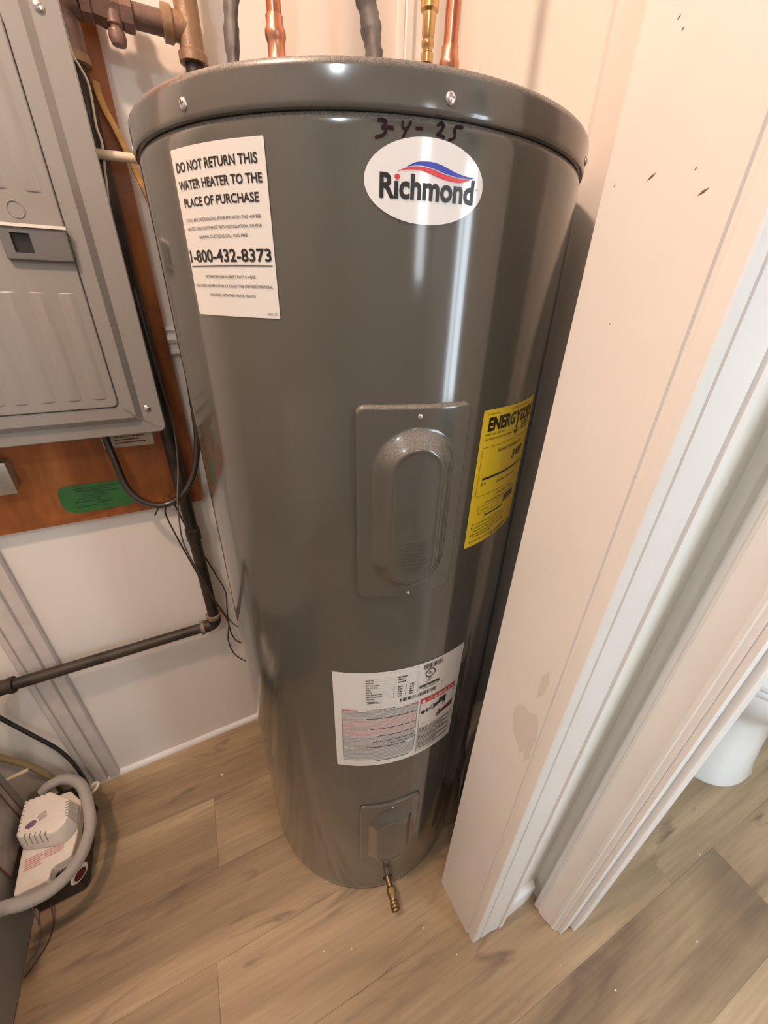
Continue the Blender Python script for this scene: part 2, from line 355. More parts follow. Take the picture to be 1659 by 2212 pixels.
# rear wall with a window, bathroom walls with a window
wr = MB()
wr.box(-1.75, -0.08, -2.39, -2.30, 0, CEIL).box(0.14, 0.50, -2.39, -2.30, 0, CEIL).box(-0.08, 0.14, -2.39, -2.30, 0, 1.42).box(-0.08, 0.14, -2.39, -2.30, 2.02, CEIL)
wr.box(1.35, 1.95, -2.39, -2.30, 0, CEIL).box(0.50, 1.35, -2.39, -2.30, 0, 0.70).box(0.50, 1.35, -2.39, -2.30, 1.95, CEIL)
struct(wr.build('wall_rear', 'wall_room', smooth=0))
struct(MB().box(1.95, 2.04, -2.39, YB + .09, -0.03, CEIL).build('wall_bathroom', 'wall', smooth=0))
struct(MB().box(-1.84, 2.04, -2.39, YB + .09, CEIL, CEIL + 0.06).build('ceiling', 'ceiling', smooth=0))
for i, (x0, x1, z0, z1) in enumerate(((-0.08, 0.14, 1.42, 2.02), (0.50, 1.35, 0.70, 1.95))):
    f = MB(); t = .03
    f.box(x0, x0 + t, -2.36, -2.31, z0, z1).box(x1 - t, x1, -2.36, -2.31, z0, z1).box(x0, x1, -2.36, -2.31, z0, z0 + t).box(x0, x1, -2.36, -2.31, z1 - t, z1)
    wo = struct(f.build('window_%d' % (i + 1), 'trim', smooth=0))
    xm = (x0 + x1) / 2
    if i: MB().box(xm - .015, xm + .015, -2.35, -2.32, z0 + t, z1 - t).build('muntin', 'trim', wo, smooth=0)

# base strip, batten, chair rail, corner trims
struct(MB().prism([(0, 0), (0.012, 0), (0.0115, 0.006), (0.009, 0.0105), (0.005, 0.0135), (0, 0.014)], -1.7, .275).map(lambda p: (p[2], YB - p[0], p[1])).build('baseboard_back', 'trim', smooth=30), 'thin white base strip along the back wall')
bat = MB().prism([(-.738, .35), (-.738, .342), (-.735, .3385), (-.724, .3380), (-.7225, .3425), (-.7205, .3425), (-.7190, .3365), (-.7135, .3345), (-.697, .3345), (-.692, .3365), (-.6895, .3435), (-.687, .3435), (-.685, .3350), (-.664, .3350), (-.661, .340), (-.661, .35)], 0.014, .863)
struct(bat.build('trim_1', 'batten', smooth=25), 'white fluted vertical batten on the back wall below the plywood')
rail = MB().prism([(0, 1.183), (.006, 1.183), (.010, 1.187), (.010, 1.192), (.007, 1.195), (.007, 1.203), (.013, 1.207), (.016, 1.213), (.013, 1.219), (.008, 1.222), (.008, 1.226), (.012, 1.229), (.010, 1.234), (0, 1.236)], -.269, .228).map(lambda p: (p[2], YB - p[0], p[1]))
struct(rail.build('trim_2', 'trim', smooth=25), 'white moulded chair rail behind the water heater')
struct(MB().prism([(.226, .35), (.227, .344), (.231, .3425), (.238, .3425), (.240, .345), (.243, .3415), (.256, .3415), (.259, .344), (.259, .35)], 0.014, CEIL).build('trim_3', 'trim', smooth=25), 'white corner batten behind the copper pipes')
struct(MB().prism([(.275, -.098), (.2685, -.112), (.262, -.114), (.260, -.118), (.260, -.31), (.275, -.31)], 0, CEIL).map(lambda p: (p[0], p[1] - (1.6 - p[2]) * .09 * .12, p[2])).build('trim_4', 'trim', smooth=25), 'white vertical trim on the closet side wall')
# jamb of the closet opening
jb = struct(MB().prism([(.072, -.31), (.090, -.31), (.090, -.4185), (.0755, -.4185), (.0762, -.416), (.0750, -.4135), (.072, -.4125)], 0, 2.1).build('trim_5', 'jamb', smooth=25), 'wide scuffed white door jamb board beside the water heater')
for y, z, l, a in ((-.350, 1.381, .007, 35), (-.391, 1.366, .0075, 30), (-.381, 1.380, .003, 60), (-.338, 1.465, .003, 45), (-.343, 1.458, .0025, 55), (-.320, 1.380, .0012, 0), (-.349, 1.282, .002, 70), (-.352, 1.02, .0012, 0), (-.39, .62, .0015, 30)):
    ca, sa = math.cos(R_(a)), math.sin(R_(a)); w = max(.0005, l * .13)
    MB().add([(.0718, y - (t * ca - s * sa), z + t * sa + s * ca) for t, s in ((-l / 2, 0), (0, -w), (l / 2, 0), (0, w))], [(0, 1, 2, 3)]).build('dent', 'dent', jb, smooth=0)
pt = [(-.366, .774), (-.372, .792), (-.381, .800), (-.389, .796), (-.401, .806), (-.408, .79), (-.411, .763), (-.4095, .735), (-.411, .714), (-.404, .700), (-.400, .722), (-.394, .704), (-.386, .72), (-.375, .731), (-.369, .75)]
MB().add([(.0717, y, z) for y, z in pt], [tuple(range(len(pt)))]).build('smudge', 'smudge', jb, smooth=0)
pt = [(-.392, .83), (-.399, .845), (-.403, .872), (-.398, .89), (-.391, .872)]
MB().add([(.0717, y, z) for y, z in pt], [tuple(range(len(pt)))]).build('smudge', 'smudge', jb, smooth=0)
# casing round the closet opening (faces the hall)
cas = [(.0735, -.4185), (.0735, -.4285), (.0745, -.4315), (.0770, -.4330), (.0915, -.4340), (.0925, -.4322), (.0945, -.4322), (.0955, -.4345), (.105, -.4358), (.118, -.4360), (.130, -.4378), (.1385, -.4400), (.1395, -.4380), (.1435, -.4380), (.1445, -.4420), (.155, -.4425), (.158, -.4400), (.158, -.423), (.09, -.423), (.09, -.4185)]
struct(MB().prism(cas, 0.002, 2.16).build('trim_6', 'trim', smooth=25), 'white grooved door casing facing the hall')
bb = [(.423, 0), (.4355, 0), (.4355, .062), (.4345, .068), (.431, .073), (.428, .0775), (.423, .078)]
struct(MB().prism(bb, .158, .250).map(lambda p: (p[2], -p[0], p[1])).build('baseboard_front', 'trim', smooth=25), 'short white baseboard between two casings')
cs2 = [(.266, -.4475), (.2525, -.4475), (.2503, -.450), (.2500, -.4565), (.2525, -.458), (.2525, -.4605), (.2508, -.462), (.2500, -.469), (.2520, -.480), (.2550, -.489), (.2570, -.4925), (.2553, -.4945), (.2553, -.4985), (.2580, -.5005), (.2590, -.5045), (.2605, -.507), (.266, -.507)]
struct(MB().prism(cs2, 0.002, 2.14).build('trim_7', 'trim', smooth=25), 'white moulded casing of the bathroom doorway')
j2 = MB().prism([(.2655, -.507), (.39, -.507), (.39, -.515), (.336, -.515), (.336, -.524), (.333, -.526), (.301, -.526), (.298, -.524), (.298, -.515), (.2655, -.515)], 0.002, 2.08)
struct(j2.build('trim_8', 'trim', smooth=25), 'white jamb and door stop of the bathroom doorway')
struct(MB().box(.262, .39, -1.30, -1.285, 0, 2.08).box(.262, .39, -1.30, -.507, 2.07, 2.085).build('trim_9', 'trim', smooth=0))
struct(MB().box(.250, .266, -1.36, -1.295, 0, 2.14).box(.250, .266, -1.36, -.447, 2.078, 2.14).build('trim_10', 'trim', smooth=0, bevel=.003))

reflector = struct(MB().box(-1.75, -1.735, -2.28, -.62, 0, .86).box(-1.75, -1.725, -2.28, -.62, .86, .88).build('reflector_panel', 'trim', smooth=0), 'added white reflector panel low on the hall wall')  # unseen panel, added so a pale band reflects in the heater jacket
# ------------------------------------------------------------------ ceiling lamps
def ceiling_lamp(x, y, label, power, col, light, rad=.045):
    t = thing('ceiling_lamp', label, 'lamp', (x, y, CEIL))
    MB().lathe([(.075, 0), (.075, -.012), (.06, -.022), (.035, -.03)], n=32).build('canopy', 'whiteplastic', t)
    MB().lathe([(.030, -.026), (.050, -.038), (.064, -.056), (.066, -.068), (.063, -.068), (.060, -.056), (.047, -.041), (.028, -.030), (.030, -.026)], n=32).build('shade', 'whiteplastic', t)
    l = bpy.data.lights.new(light, 'POINT'); l.energy = power; l.color = col; l.shadow_soft_size = rad
    o = bpy.data.objects.new(light, l); COL.objects.link(o); o.parent = t; o.location = (0, 0, -.115)
    return t
ceiling_lamp(-.72, -.32, 'warm bulb under a small white dome on the closet ceiling', LAMP_POWER, (1.0, 0.685, 0.50), 'closet_lamp_offscreen')
ceiling_lamp(-1.05, -1.45, 'cool bulb under a small white dome on the hall ceiling', 19, (0.80, 0.91, 1.0), 'hall_lamp_offscreen')

# ------------------------------------------------------------------ water heater
wht = thing('water_heater', 'tall grey cylindrical electric water heater with stickers', 'water heater')
jk = MB().lathe([(.0, .004), (.248, .004), (.2565, .006), (.2595, .012), (.26, .022), (.26, .034), (.26, .070), (.26, 1.407), (.2598, 1.4120), (.2592, 1.4150), (.2578, 1.4168), (.0, 1.4168)], n=160).build('jacket', 'heater', wht)
MB().lathe([(.2572, .000), (.2572, .0062), (.24, .0062), (.24, 0)], n=96).build('base_ring', 'heater_clean', wht)
MB().lathe([(.25, 1.4174), (.2600, 1.4174), (.2620, 1.4180), (.2629, 1.4196), (.2630, 1.4215), (.2631, 1.4390), (.2625, 1.4420), (.2608, 1.4442), (.257, 1.4452), (.245, 1.4440), (.0, 1.4440)], n=160).build('lid', 'lid', wht)
def screw(parent, ang, z, r0, rad, rot=20):
    a = R_(ang); d = Vector((math.cos(a), math.sin(a), 0)); o = d * r0 + Vector((0, 0, z))
    s = MB().lathe([(rad, -.0005), (rad, .0004), (rad * .93, rad * .25), (rad * .7, rad * .42), (rad * .35, rad * .50), (0.00001, rad * .52)], o=o, axis=d, n=18).build('screw', 'zinc', parent)
    t = Vector((-math.sin(a), math.cos(a), 0)); zz = Vector((0, 0, 1))
    for q in (rot, rot + 90):
        e = t * math.cos(R_(q)) + zz * math.sin(R_(q)); carve(s, bar(MB(), o, e, d.cross(e), d, rad * .58, rad * .13, rad * .14, rad * .9))
for a, rr in ((-148.1, 10), (-101.1, 5), (-53.7, 40), (-5, 0), (43, 0), (90, 0), (137, 0), (175, 0)): screw(wht, a, 1.4272, .2630, .0042, rr)

def sheet(u0, u1, fa, fb, r, n=24, m=1):
    mb = MB(); vs = []; fs = []
    for i in range(n + 1):
        u = u0 + (u1 - u0) * i / n; a, b = fa(u), fb(u)
        for j in range(m + 1): vs.append((u, a + (b - a) * j / m, 0))
    for i in range(n):
        for j in range(m): fs.append((i * (m + 1) + j, (i + 1) * (m + 1) + j, (i + 1) * (m + 1) + j + 1, i * (m + 1) + j + 1))
    return mb.add(vs, fs).map(wrap(r))
def rrect(u0, u1, v0, v1, c, r, n=32):
    def g(u):
        d = min(u - u0, u1 - u)
        return c - math.sqrt(max(0, c * c - (c - d) ** 2)) if d < c else 0
    us = [u0 + c * (1 - math.cos(math.pi / 2 * i / 6)) for i in range(7)] + [u0 + c + (u1 - u0 - 2 * c) * i / n for i in range(1, n)] + [u1 - c + c * math.sin(math.pi / 2 * i / 6) for i in range(7)]
    mb = MB(); vs = []; fs = []
    for u in us: vs += [(u, v0 + g(u), 0), (u, v1 - g(u), 0)]
    for i in range(len(us) - 1): fs.append((2 * i, 2 * i + 2, 2 * i + 3, 2 * i + 1))
    return mb.add(vs, fs).map(wrap(r))
def lab(o, s): o['label'] = s; return o

# --- "do not return" sticker
RL_, RP_ = RH + .0006, RH + .0010
L1 = lab(rrect(-.7045, -.6005, 1.2775, 1.4035, .0012, RL_).build('sticker', 'paper', wht), 'white paper sticker with a toll free number')
t = MB()
for body, a, b, z, h, bo in (
    ('DO NOT RETURN THIS', -.6993, -.6075, 1.3880, .0063, .022), ('WATER HEATER TO THE', -.6999, -.6048, 1.3758, .0062, .022), ('PLACE OF PURCHASE', -.6965, -.6095, 1.3637, .0061, .022),
    ('IF YOU ARE EXPERIENCING PROBLEMS WITH THIS WATER', -.6978, -.6092, 1.3527, .0024, -.001), ('HEATER, NEED ASSISTANCE WITH INSTALLATION, OR FOR', -.6978, -.6094, 1.3464, .0024, -.001), ('GENERAL QUESTIONS CALL TOLL FREE:', -.6825, -.6241, 1.3399, .0024, -.001),
    ('1-800-432-8373', -.7022, -.6033, 1.3221, .0093, .02),
    ('TECHNICIANS AVAILABLE 7 DAYS A WEEK', -.6832, -.6209, 1.3091, .0025, -.001), ("FOR MORE INFORMATION, CONSULT THE OWNER'S MANUAL", -.6995, -.6047, 1.3016, .0025, -.001), ('PROVIDED WITH THE WATER HEATER', -.6801, -.6235, 1.2939, .0025, -.001), ('AX5210', -.613, -.6032, 1.2800, .0020, -.006)):
    put_text(t, body, a, b, z, h, bo)
hquad(t, -.7022, -.6031, 1.3183, 1.3192, 16)
t.map(wrap(RP_)).build('lettering', 'ink', L1, smooth=0)

# --- oval brand sticker
oc, ov, oa, ob = -.4720, 1.3780, .0505, .0272
U = lambda x: oc + (x - 822) / 650 * oa
V = lambda y: ov + (785 - y) / 485 * ob
mb = MB(); n = 48; vs = []; fs = []
for i in range(n + 1):
    a = math.pi * i / n; u = oc - oa * math.cos(a); w = ob * math.sin(a); vs += [(u, ov - w, 0), (u, ov + w, 0)]
for i in range(n): fs.append((2 * i, 2 * i + 2, 2 * i + 3, 2 * i + 1))
OV = lab(mb.add(vs, fs).map(wrap(RL_)).build('brand_sticker', 'papergrey', wht), 'oval silver-white brand sticker')
t = MB(); put_text(t, 'R\u0131chmond', U(328), U(1362), V(975), (V(705) - V(975)), .032)
put_text(t, 'TM', U(1380), U(1408), V(815), V(795) - V(815), 0)
t.map(wrap(RP_)).build('lettering', 'ink', OV, smooth=0)
t = MB(); disc(t, U(507), V(742), U(535) - U(507), V(712) - V(742)); t.map(wrap(RP_)).build('letter_dot', 'logored', OV, smooth=0)
def cat(pts, n=8):
    out = []
    for i in range(len(pts) - 1):
        p0, p1, p2, p3 = pts[max(i - 1, 0)], pts[i], pts[i + 1], pts[min(i + 2, len(pts) - 1)]
        for k in range(n):
            q = k / n; out.append(tuple(.5 * (2 * p1[d] + (p2[d] - p0[d]) * q + (2 * p0[d] - 5 * p1[d] + 4 * p2[d] - p3[d]) * q * q + (3 * p1[d] - p0[d] - 3 * p2[d] + p3[d]) * q ** 3) for d in (0, 1)))
    return out + [pts[-1]]
def band(top, bot):
    A = cat([(U(x), V(y)) for x, y in top]); B = cat([(U(x), V(y)) for x, y in bot]); mb = MB(); m = 60
    def at(C, u):
        for a, b in zip(C, C[1:]):
            if a[0] <= u <= b[0] and b[0] > a[0]: return a[1] + (b[1] - a[1]) * (u - a[0]) / (b[0] - a[0])
        return C[0][1] if u < C[0][0] else C[-1][1]
    u0, u1 = A[0][0], A[-1][0]; vs = []
    for i in range(m + 1):
        u = u0 + (u1 - u0) * i / m; vs += [(u, at(B, u), 0), (u, max(at(A, u), at(B, u)), 0)]
    return mb.add(vs, [(2 * i, 2 * i + 2, 2 * i + 3, 2 * i + 1) for i in range(m)]).map(wrap(RP_))
band([(575, 645), (680, 578), (760, 558), (840, 555), (920, 566), (1000, 590), (1080, 622), (1160, 648), (1270, 668), (1365, 668)], [(575, 645), (650, 616), (720, 604), (790, 606), (900, 627), (1000, 658), (1100, 680), (1200, 690), (1300, 690), (1365, 668)]).build('blue_wave', 'logoblue', OV, smooth=0)
band([(497, 693), (570, 650), (640, 628), (720, 616), (800, 618), (900, 640), (1000, 671), (1100, 692), (1200, 700), (1325, 692)], [(497, 693), (580, 664), (650, 654), (700, 652), (770, 660), (880, 694), (1000, 731), (1100, 744), (1200, 743), (1325, 692)]).build('red_wave', 'logored', OV, smooth=0)

# --- handwritten date
t = MB(); w = .0021
stroke(t, [(-.5117, 1.4122), (-.5085, 1.4127), (-.5060, 1.4118), (-.5068, 1.4098), (-.5090, 1.4082), (-.5066, 1.4078), (-.5060, 1.4060), (-.5085, 1.4038), (-.5135, 1.4026)], w)
stroke(t, [(-.5046, 1.4085), (-.5008, 1.4083)], w * 1.1)
stroke(t, [(-.4935, 1.4122), (-.4937, 1.4095), (-.4915, 1.4082), (-.4893, 1.4098), (-.4874, 1.4128)], w * .8); stroke(t, [(-.4893, 1.4098), (-.4915, 1.4065), (-.4933, 1.4033)], w * .8)
stroke(t, [(-.4830, 1.4094), (-.4786, 1.4096)], w * .9)
stroke(t, [(-.4660, 1.4128), (-.4632, 1.4144), (-.4612, 1.4128), (-.4632, 1.4095), (-.4664, 1.4070), (-.4635, 1.4072), (-.4606, 1.4062)], w * .9)
stroke(t, [(-.4457, 1.4134), (-.4512, 1.4134), (-.4524, 1.4105), (-.4512, 1.4090), (-.4520, 1.4065), (-.4560, 1.4050)], w * .9)
lab(t.map(wrap(RH + .0004)).build('handwritten_date', 'marker', wht, smooth=0), 'handwritten date in dark marker')

# --- yellow energy label
E0, E1 = -.3822, -.2485
EG = lab(rrect(E0, E1, 1.0032, 1.1893, .0016, RL_).build('energy_label', 'yellow', wht), 'yellow energy cost label')
t = MB(); rn = random.Random(3)
put_text(t, 'U.S. Government', -.3755, -.3550, 1.1832, .0022, 0)
put_text(t, 'Federal law prohibits removal of this label before consumer purchase.', -.329, -.2525, 1.1838, .0020, -.001)
put_text(t, 'ENERG', -.3722, -.3158, 1.1645, .0150, .045); put_text(t, 'Y', -.3158, -.2998, 1.1645, .0150, .045); put_text(t, 'GUIDE', -.3005, -.2555, 1.1645, .0150, .045)
quad(t, -.3090, -.3055, 1.1565, 1.1700); poly(t, [(-.3155, 1.1562), (-.3073, 1.1482), (-.2990, 1.1562), (-.3055, 1.1548), (-.3090, 1.1548)])
put_text(t, 'Water Heater - ELECTRIC', -.3750, -.3380, 1.1586, .0024, .004); put_text(t, 'Tank Size (Storage Capacity): 40 gallons', -.3750, -.3190, 1.1528, .0025, .004)
for z in (1.1600, 1.1560, 1.1520): fine(t, -.2920, -.2600 - rn.random() * .012, z, .0018, rn, .002, .006)
def frame(t, u0, u1, v0, v1, w=.0004):
    hquad(t, u0, u1, v0, v0 + w, 12); hquad(t, u0, u1, v1 - w, v1, 12); quad(t, u0, u0 + w, v0, v1); quad(t, u1 - w, u1, v0, v1)
frame(t, -.3758, -.2550, 1.0785, 1.1440)
put_text(t, 'Estimated Yearly Energy Cost', -.3450, -.2800, 1.1338, .0044, .006, .15)
put_text(t, '$489', -.3060, -.2700, 1.1160, .0115, .02, .15)
hquad(t, -.3675, -.2620, 1.1005, 1.1035, 16); quad(t, -.3678, -.3674, 1.0990, 1.1075); quad(t, -.2624, -.2620, 1.0990, 1.1075)
put_text(t, '$321', -.3692, -.3592, 1.0935, .0034, .006); put_text(t, 'Cost Range of Similar Models', -.3364, -.2850, 1.0902, .0032, .004, .15)
put_text(t, 'First Hour Rating', -.3290, -.2830, 1.0708, .0042, .004, .15); put_text(t, '(How much hot water you get in the first hour)', -.3552, -.2740, 1.0650, .0030, .004, .15)
frame(t, -.3665, -.2640, 1.0512, 1.0620, .0004); quad(t, -.3367, -.3363, 1.0512, 1.0620)
hquad(t, -.3060, -.2725, 1.0512, 1.0620, 6)
put_text(t, 'very small', -.3600, -.3446, 1.0558, .0026, 0); put_text(t, 'low', -.3240, -.3190, 1.0558, .0026, 0)
fine(t, -.3514, -.3062, 1.0452, .0022, rn, .003, .007)
for z in (1.0372, 1.0318, 1.0208, 1.0102): disc(t, -.3735, z + .0008, .0012, .0012, 10)
for body, a, b, z in (('Your cost will depend on your utility rates and use.', -.3693, -.3000, 1.0366), ('Cost range based only on models fueled by electricity', -.3700, -.2950, 1.0310), ('medium first hour rating', -.3700, -.2990, 1.0260),
                      ('Estimated energy cost is based on a national average', -.3700, -.2950, 1.0210), ('of 14.00 cents per kWh', -.3697, -.3320, 1.0168), ('Estimated yearly energy use', -.3698, -.3150, 1.0098)):
    put_text(t, body, a, b, z, .0024, .004)
fine(t, -.312, -.285, 1.0098, .0018, rn, .002, .005); fine(t, -.33, -.29, 1.0064, .0016, rn, .002, .005)
t.map(wrap(RP_)).build('lettering', 'ink', EG, smooth=0)
t = MB(); put_text(t, 'medium', -.2990, -.2830, 1.0572, .0022, 0); fine(t, -.302, -.282, 1.0532, .0010, rn, .002, .004); t.map(wrap(RP_ + .0003)).build('reversed_lettering', 'yellow', EG, smooth=0)

# --- rating plate label
RP = lab(rrect(-.5705, -.3445, .5570, .8050, .0020, RL_, 48).build('rating_label', 'paper', wht), 'large white rating and warning label')
t = MB(); tr = MB(); tp = MB(); tg = MB(); tw = MB(); th = MB(); tcn = MB(); tb = MB(); tc1 = MB(); ta = MB(); tk_ = MB(); rn = random.Random(11)
rows = ['Serial No', 'Model No.', 'Manufacture Date', 'Cap. U.S. Gals.', 'Phase', 'Volts AC', 'Upper Element Watts', 'Lower Element Watts', 'Total Watts']
wid = [.012, .012, .021, .0185, .0075, .0100, .0255, .0255, .0125]
st = lab(rrect(-.5228, -.4345, .7290, .8010, .0012, RL_ + .0005, 20).build('data_sticker', 'paper', RP), 'small white data sticker')
for i, (b, w) in enumerate(zip(rows, wid)):
    z = .7868 - i * .00555; put_text(t, b, -.5198, -.5198 + w, z, .0030, .016); hquad(tg, -.5198, -.4356, z + .0041, z + .0044, 10)
    if i < 3: fine(t, -.4695, -.4695 + (.0145, .010, .012)[i], z, .0026, rn, .0012, .003)
    elif i > 3:
        fine(t, -.4685, -.4620, z, .0026, rn, .001, .0025); fine(t, -.4495, -.4425, z, .0026, rn, .001, .0025)
quad(t, -.4756, -.4750, .7413, .7690); quad(t, -.4562, -.4556, .7413, .7690); quad(tg, -.4351, -.4347, .7405, .7905); hquad(tg, -.5198, -.4356, .7413, .7416, 10)
fine(t, -.519, -.500, .7360, .0016, rn); fine(t, -.517, -.495, .7330, .0016, rn)
def bars(mb, u0, u1, v0, v1, k):
    u = u0
    while u < u1:
        w = rn.choice((.0006, .0006, .001, .0016)); quad(mb, u, min(u + w, u1), v0, v1); u += w + rn.choice((.0006, .0009, .0016))
bars(t, -.4270, -.3920, .7905, .8000, 0); bars(t, -.4640, -.3985, .7275, .7362, 0)
fine(t, -.4255, -.3980, .7885, .0010, rn, .001, .003)
ring(t, -.4140, .7775, .0092, .0098, .0016); put_text(t, 'U', -.4178, -.4145, .7758, .0068, .03); put_text(t, 'L', -.4138, -.4112, .7740, .0062, .03)
for z, a, b in ((.7655, -.4175, -.4105), (.7630, -.4195, -.4090), (.7605, -.4180, -.4110), (.7580, -.421, -.412)): fine(t, a, b, z, .0012, rn, .001, .003)
poly(t, [(-.4295 + .0025 * math.cos(a), .7493 + .0034 * math.sin(a)) for a in [math.pi / 2 + math.pi * i / 10 for i in range(11)]] + [(-.3960 + .0025 * math.cos(a), .7493 + .0034 * math.sin(a)) for a in [-math.pi / 2 + math.pi * i / 10 for i in range(11)]])
put_text(tc1, 'AHRI', -.4290, -.4150, .7475, .0036, .02); put_text(tc1, 'CERTIFIED', -.4140, -.3965, .7478, .0026, .005)
fine(t, -.4260, -.4000, .7430, .0012, rn, .001, .003); fine(t, -.389, -.382, .7400, .0008, rn)
put_text(tr, 'WARNING', -.5587, -.5327, .7148, .0036, .02); put_text(t, 'ELECTRIC WATER HEATER', -.5177, -.4709, .7146, .0030, .014); put_text(tcn, 'CAUTION', -.4565, -.4306, .7120, .0040, .01)
frame(t, -.5585, -.4318, .5765, .7125, .0007)
z = .7085; i = 0
while z > .580:
    redrow = .6650 < z < .6905 or .648 < z < .661
    a, b = -.5568, -.4335
    if i in (4, 11, 16, 20, 22): b = a + (b - a) * rn.uniform(.25, .6); fine(t, b + .004, -.4335, z, .0019, rn, .0014, .005)
    if abs(z - .6135) < .0022:
        put_text(t, 'WARNING', -.5400, -.5230, z - .0005, .0030, .02); fine(t, -.5210, -.4480, z, .0022, rn, .003, .006); poly(tg, [(-.5490, z), (-.5450, z), (-.5470, z + .0036)])
    else: fine(tp if redrow else tg, a, b, z, .0018, rn, .0010, .0040)
    z -= .0040; i += 1
fine(t, -.500, -.440, .5715, .0016, rn, .003, .008)
hquad(tb, -.4265, -.3540, .7045, .7165, 12)
poly(ta, [(-.4245, .7058), (-.4165, .7058), (-.4205, .7150)]); poly(ta, [(-.4209, .7075), (-.4201, .7075), (-.4199, .7115), (-.4211, .7115)])
put_text(tw, 'D A N G E R', -.4105, -.3565, .7068, .0074, .02)
frame(t, -.4268, -.3535, .5680, .7045, .0006)
# picture: tap, knobs, hand under the water
disc(t, -.4197, .6797, .0042, .0050); disc(t, -.4108, .6803, .0042, .0046, 8); disc(tk_, -.4100, .6803, .0016, .0018, 10)
ring(t, -.4000, .6830, .0050, .0070, .0012); poly(t, [(-.4000, .6780), (-.3800, .6850), (-.3775, .6910), (-.3815, .6935), (-.3990, .6860)]); disc(t, -.3845, .6935, .0042, .0040); disc(t, -.3765, .6945, .0040, .0036)
poly(t, [(-.3800, .6900), (-.3735, .6940), (-.3722, .6790), (-.3790, .6810)])
poly(tg, [(-.3790, .6800), (-.3728, .6790), (-.3735, .6720), (-.3795, .6725)])
poly(th, [(-.3545, .6700), (-.3545, .6560), (-.3720, .6540), (-.3800, .6530), (-.3850, .6560), (-.3855, .6620), (-.3800, .6600), (-.3690, .6640)])
for a, b in (((-.3830, .6575), (-.3905, .6570)), ((-.3830, .6555), (-.3915, .6535)), ((-.3820, .6540), (-.3905, .6500)), ((-.3805, .6530), (-.3880, .6475)), ((-.3850, .6610), (-.3858, .6660))): seg(th, a, b, .0018)
stroke(tg, [(-.3560, .6860), (-.4265, .6560)], .0005); stroke(tg, [(-.3700, .6420), (-.4150, .6440), (-.4195, .6470), (-.4170, .6500)], .0006)
for i in range(14):
    z = .6345 - i * .0046; fine(t if i % 4 else tg, -.4250, -.3560 - (rn.uniform(.005, .03) if i % 3 == 2 else 0), z, .0020, rn, .0015, .005)
for mb, nm, m, dz in ((t, 'lettering', 'ink', 0), (tg, 'fine_print', 'inkgrey', 0), (tr, 'warning_heading', 'red', .0001), (tcn, 'caution_heading', 'red', .0001), (tb, 'danger_band', 'red', .0001), (tc1, 'certification_lettering', 'paper', .0004), (ta, 'alert_triangle', 'paper', .0004), (tk_, 'knob_highlight', 'paper', .0004), (tp, 'pale_red_print', 'redpale', 0), (th, 'hand_picture', 'handred', .0003), (tw, 'danger_lettering', 'paper', .0004)):
    mb.map(wrap(RP_ + .0005 + dz)).build(nm, m, RP, smooth=0)

# --- element covers
def cover(z0, z1, m_, label):
    u0, u1 = -.5318, -.4040; uc = -.4672; n, m = 72, 120; mb = MB(); vs = []; fs = []
    so, si = .0465, .0255; zt, zb = z1 - .0235, z0 + .0150
    def sm(x): x = max(0, min(1, x)); return x * x * (3 - 2 * x)
    def hgt(u, v):
        cr = .010; dx = max(0, abs(u - (u0 + u1) / 2) - ((u1 - u0) / 2 - cr)); dz = max(0, abs(v - (z0 + z1) / 2) - ((z1 - z0) / 2 - cr))
        d = cr - math.hypot(dx, dz)
        if dx == 0 or dz == 0: d = min(cr - max(dx, dz), min((u1 - u0) / 2 - abs(u - (u0 + u1) / 2), (z1 - z0) / 2 - abs(v - (z0 + z1) / 2)))
        d = max(d, 0.0)
        e = min(1, d / .0045); h = .0050 * math.sqrt(max(0, 1 - (1 - e) ** 2)) if e < 1 else .0050
        a = zt - so; b = zb + so; vv = min(max(v, b), a); ds = math.hypot(u - uc, v - vv)
        if ds < so:
            q = (so - ds) / (so - si); h += .0135 * (sm(q) * .45 + .55 * q) if q < 1 else .0135 - .0010 * sm((si - ds) / .002)
        return h
    idx = {}
    def pos(i, j):
        # cluster grid lines near the rim
        f = lambda s: s
        return u0 + (u1 - u0) * i / n, z0 + (z1 - z0) * j / m
    us = sorted(set([u0 + k * .0009 for k in range(6)] + [u1 - k * .0009 for k in range(6)] + [u0 + (u1 - u0) * i / n for i in range(n + 1)]))
    zs = sorted(set([z0 + k * .0009 for k in range(6)] + [z1 - k * .0009 for k in range(6)] + [z0 + (z1 - z0) * i / m for i in range(m + 1)]))
    for i, u in enumerate(us):
        for j, v in enumerate(zs):
            h = hgt(u, v); uu, vv = u, v; mu, mv = (u0 + u1) / 2, (z0 + z1) / 2; cr = .010
            dx, dz = abs(u - mu) - ((u1 - u0) / 2 - cr), abs(v - mv) - ((z1 - z0) / 2 - cr)
            if dx > 0 and dz > 0 and math.hypot(dx, dz) > cr:
                k = cr / math.hypot(dx, dz); uu += (dx * k - dx) * (1 if u > mu else -1); vv += (dz * k - dz) * (1 if v > mv else -1)
            idx[(i, j)] = len(vs); vs.append((uu, vv, h))
    for i in range(len(us) - 1):
        for j in range(len(zs) - 1):
            q = [idx.get(k) for k in ((i, j), (i + 1, j), (i + 1, j + 1), (i, j + 1))]
            q = [k for k in q if k is not None]
            if len(q) >= 3: fs.append(tuple(q))
    c = mb.add(vs, fs).map(wrap(RH + .0002)).build('element_cover', m_, wht, smooth=60)
    lab(c, label)
    for zz in (z1 - .0115, z0 + .0055): screw(c, -102.6, zz, RH + .0051, .0026, 30)
    return c
cv = cover(.953, 1.203, 'heater', 'upper embossed grey element cover')
rn = random.Random(5); t = MB()
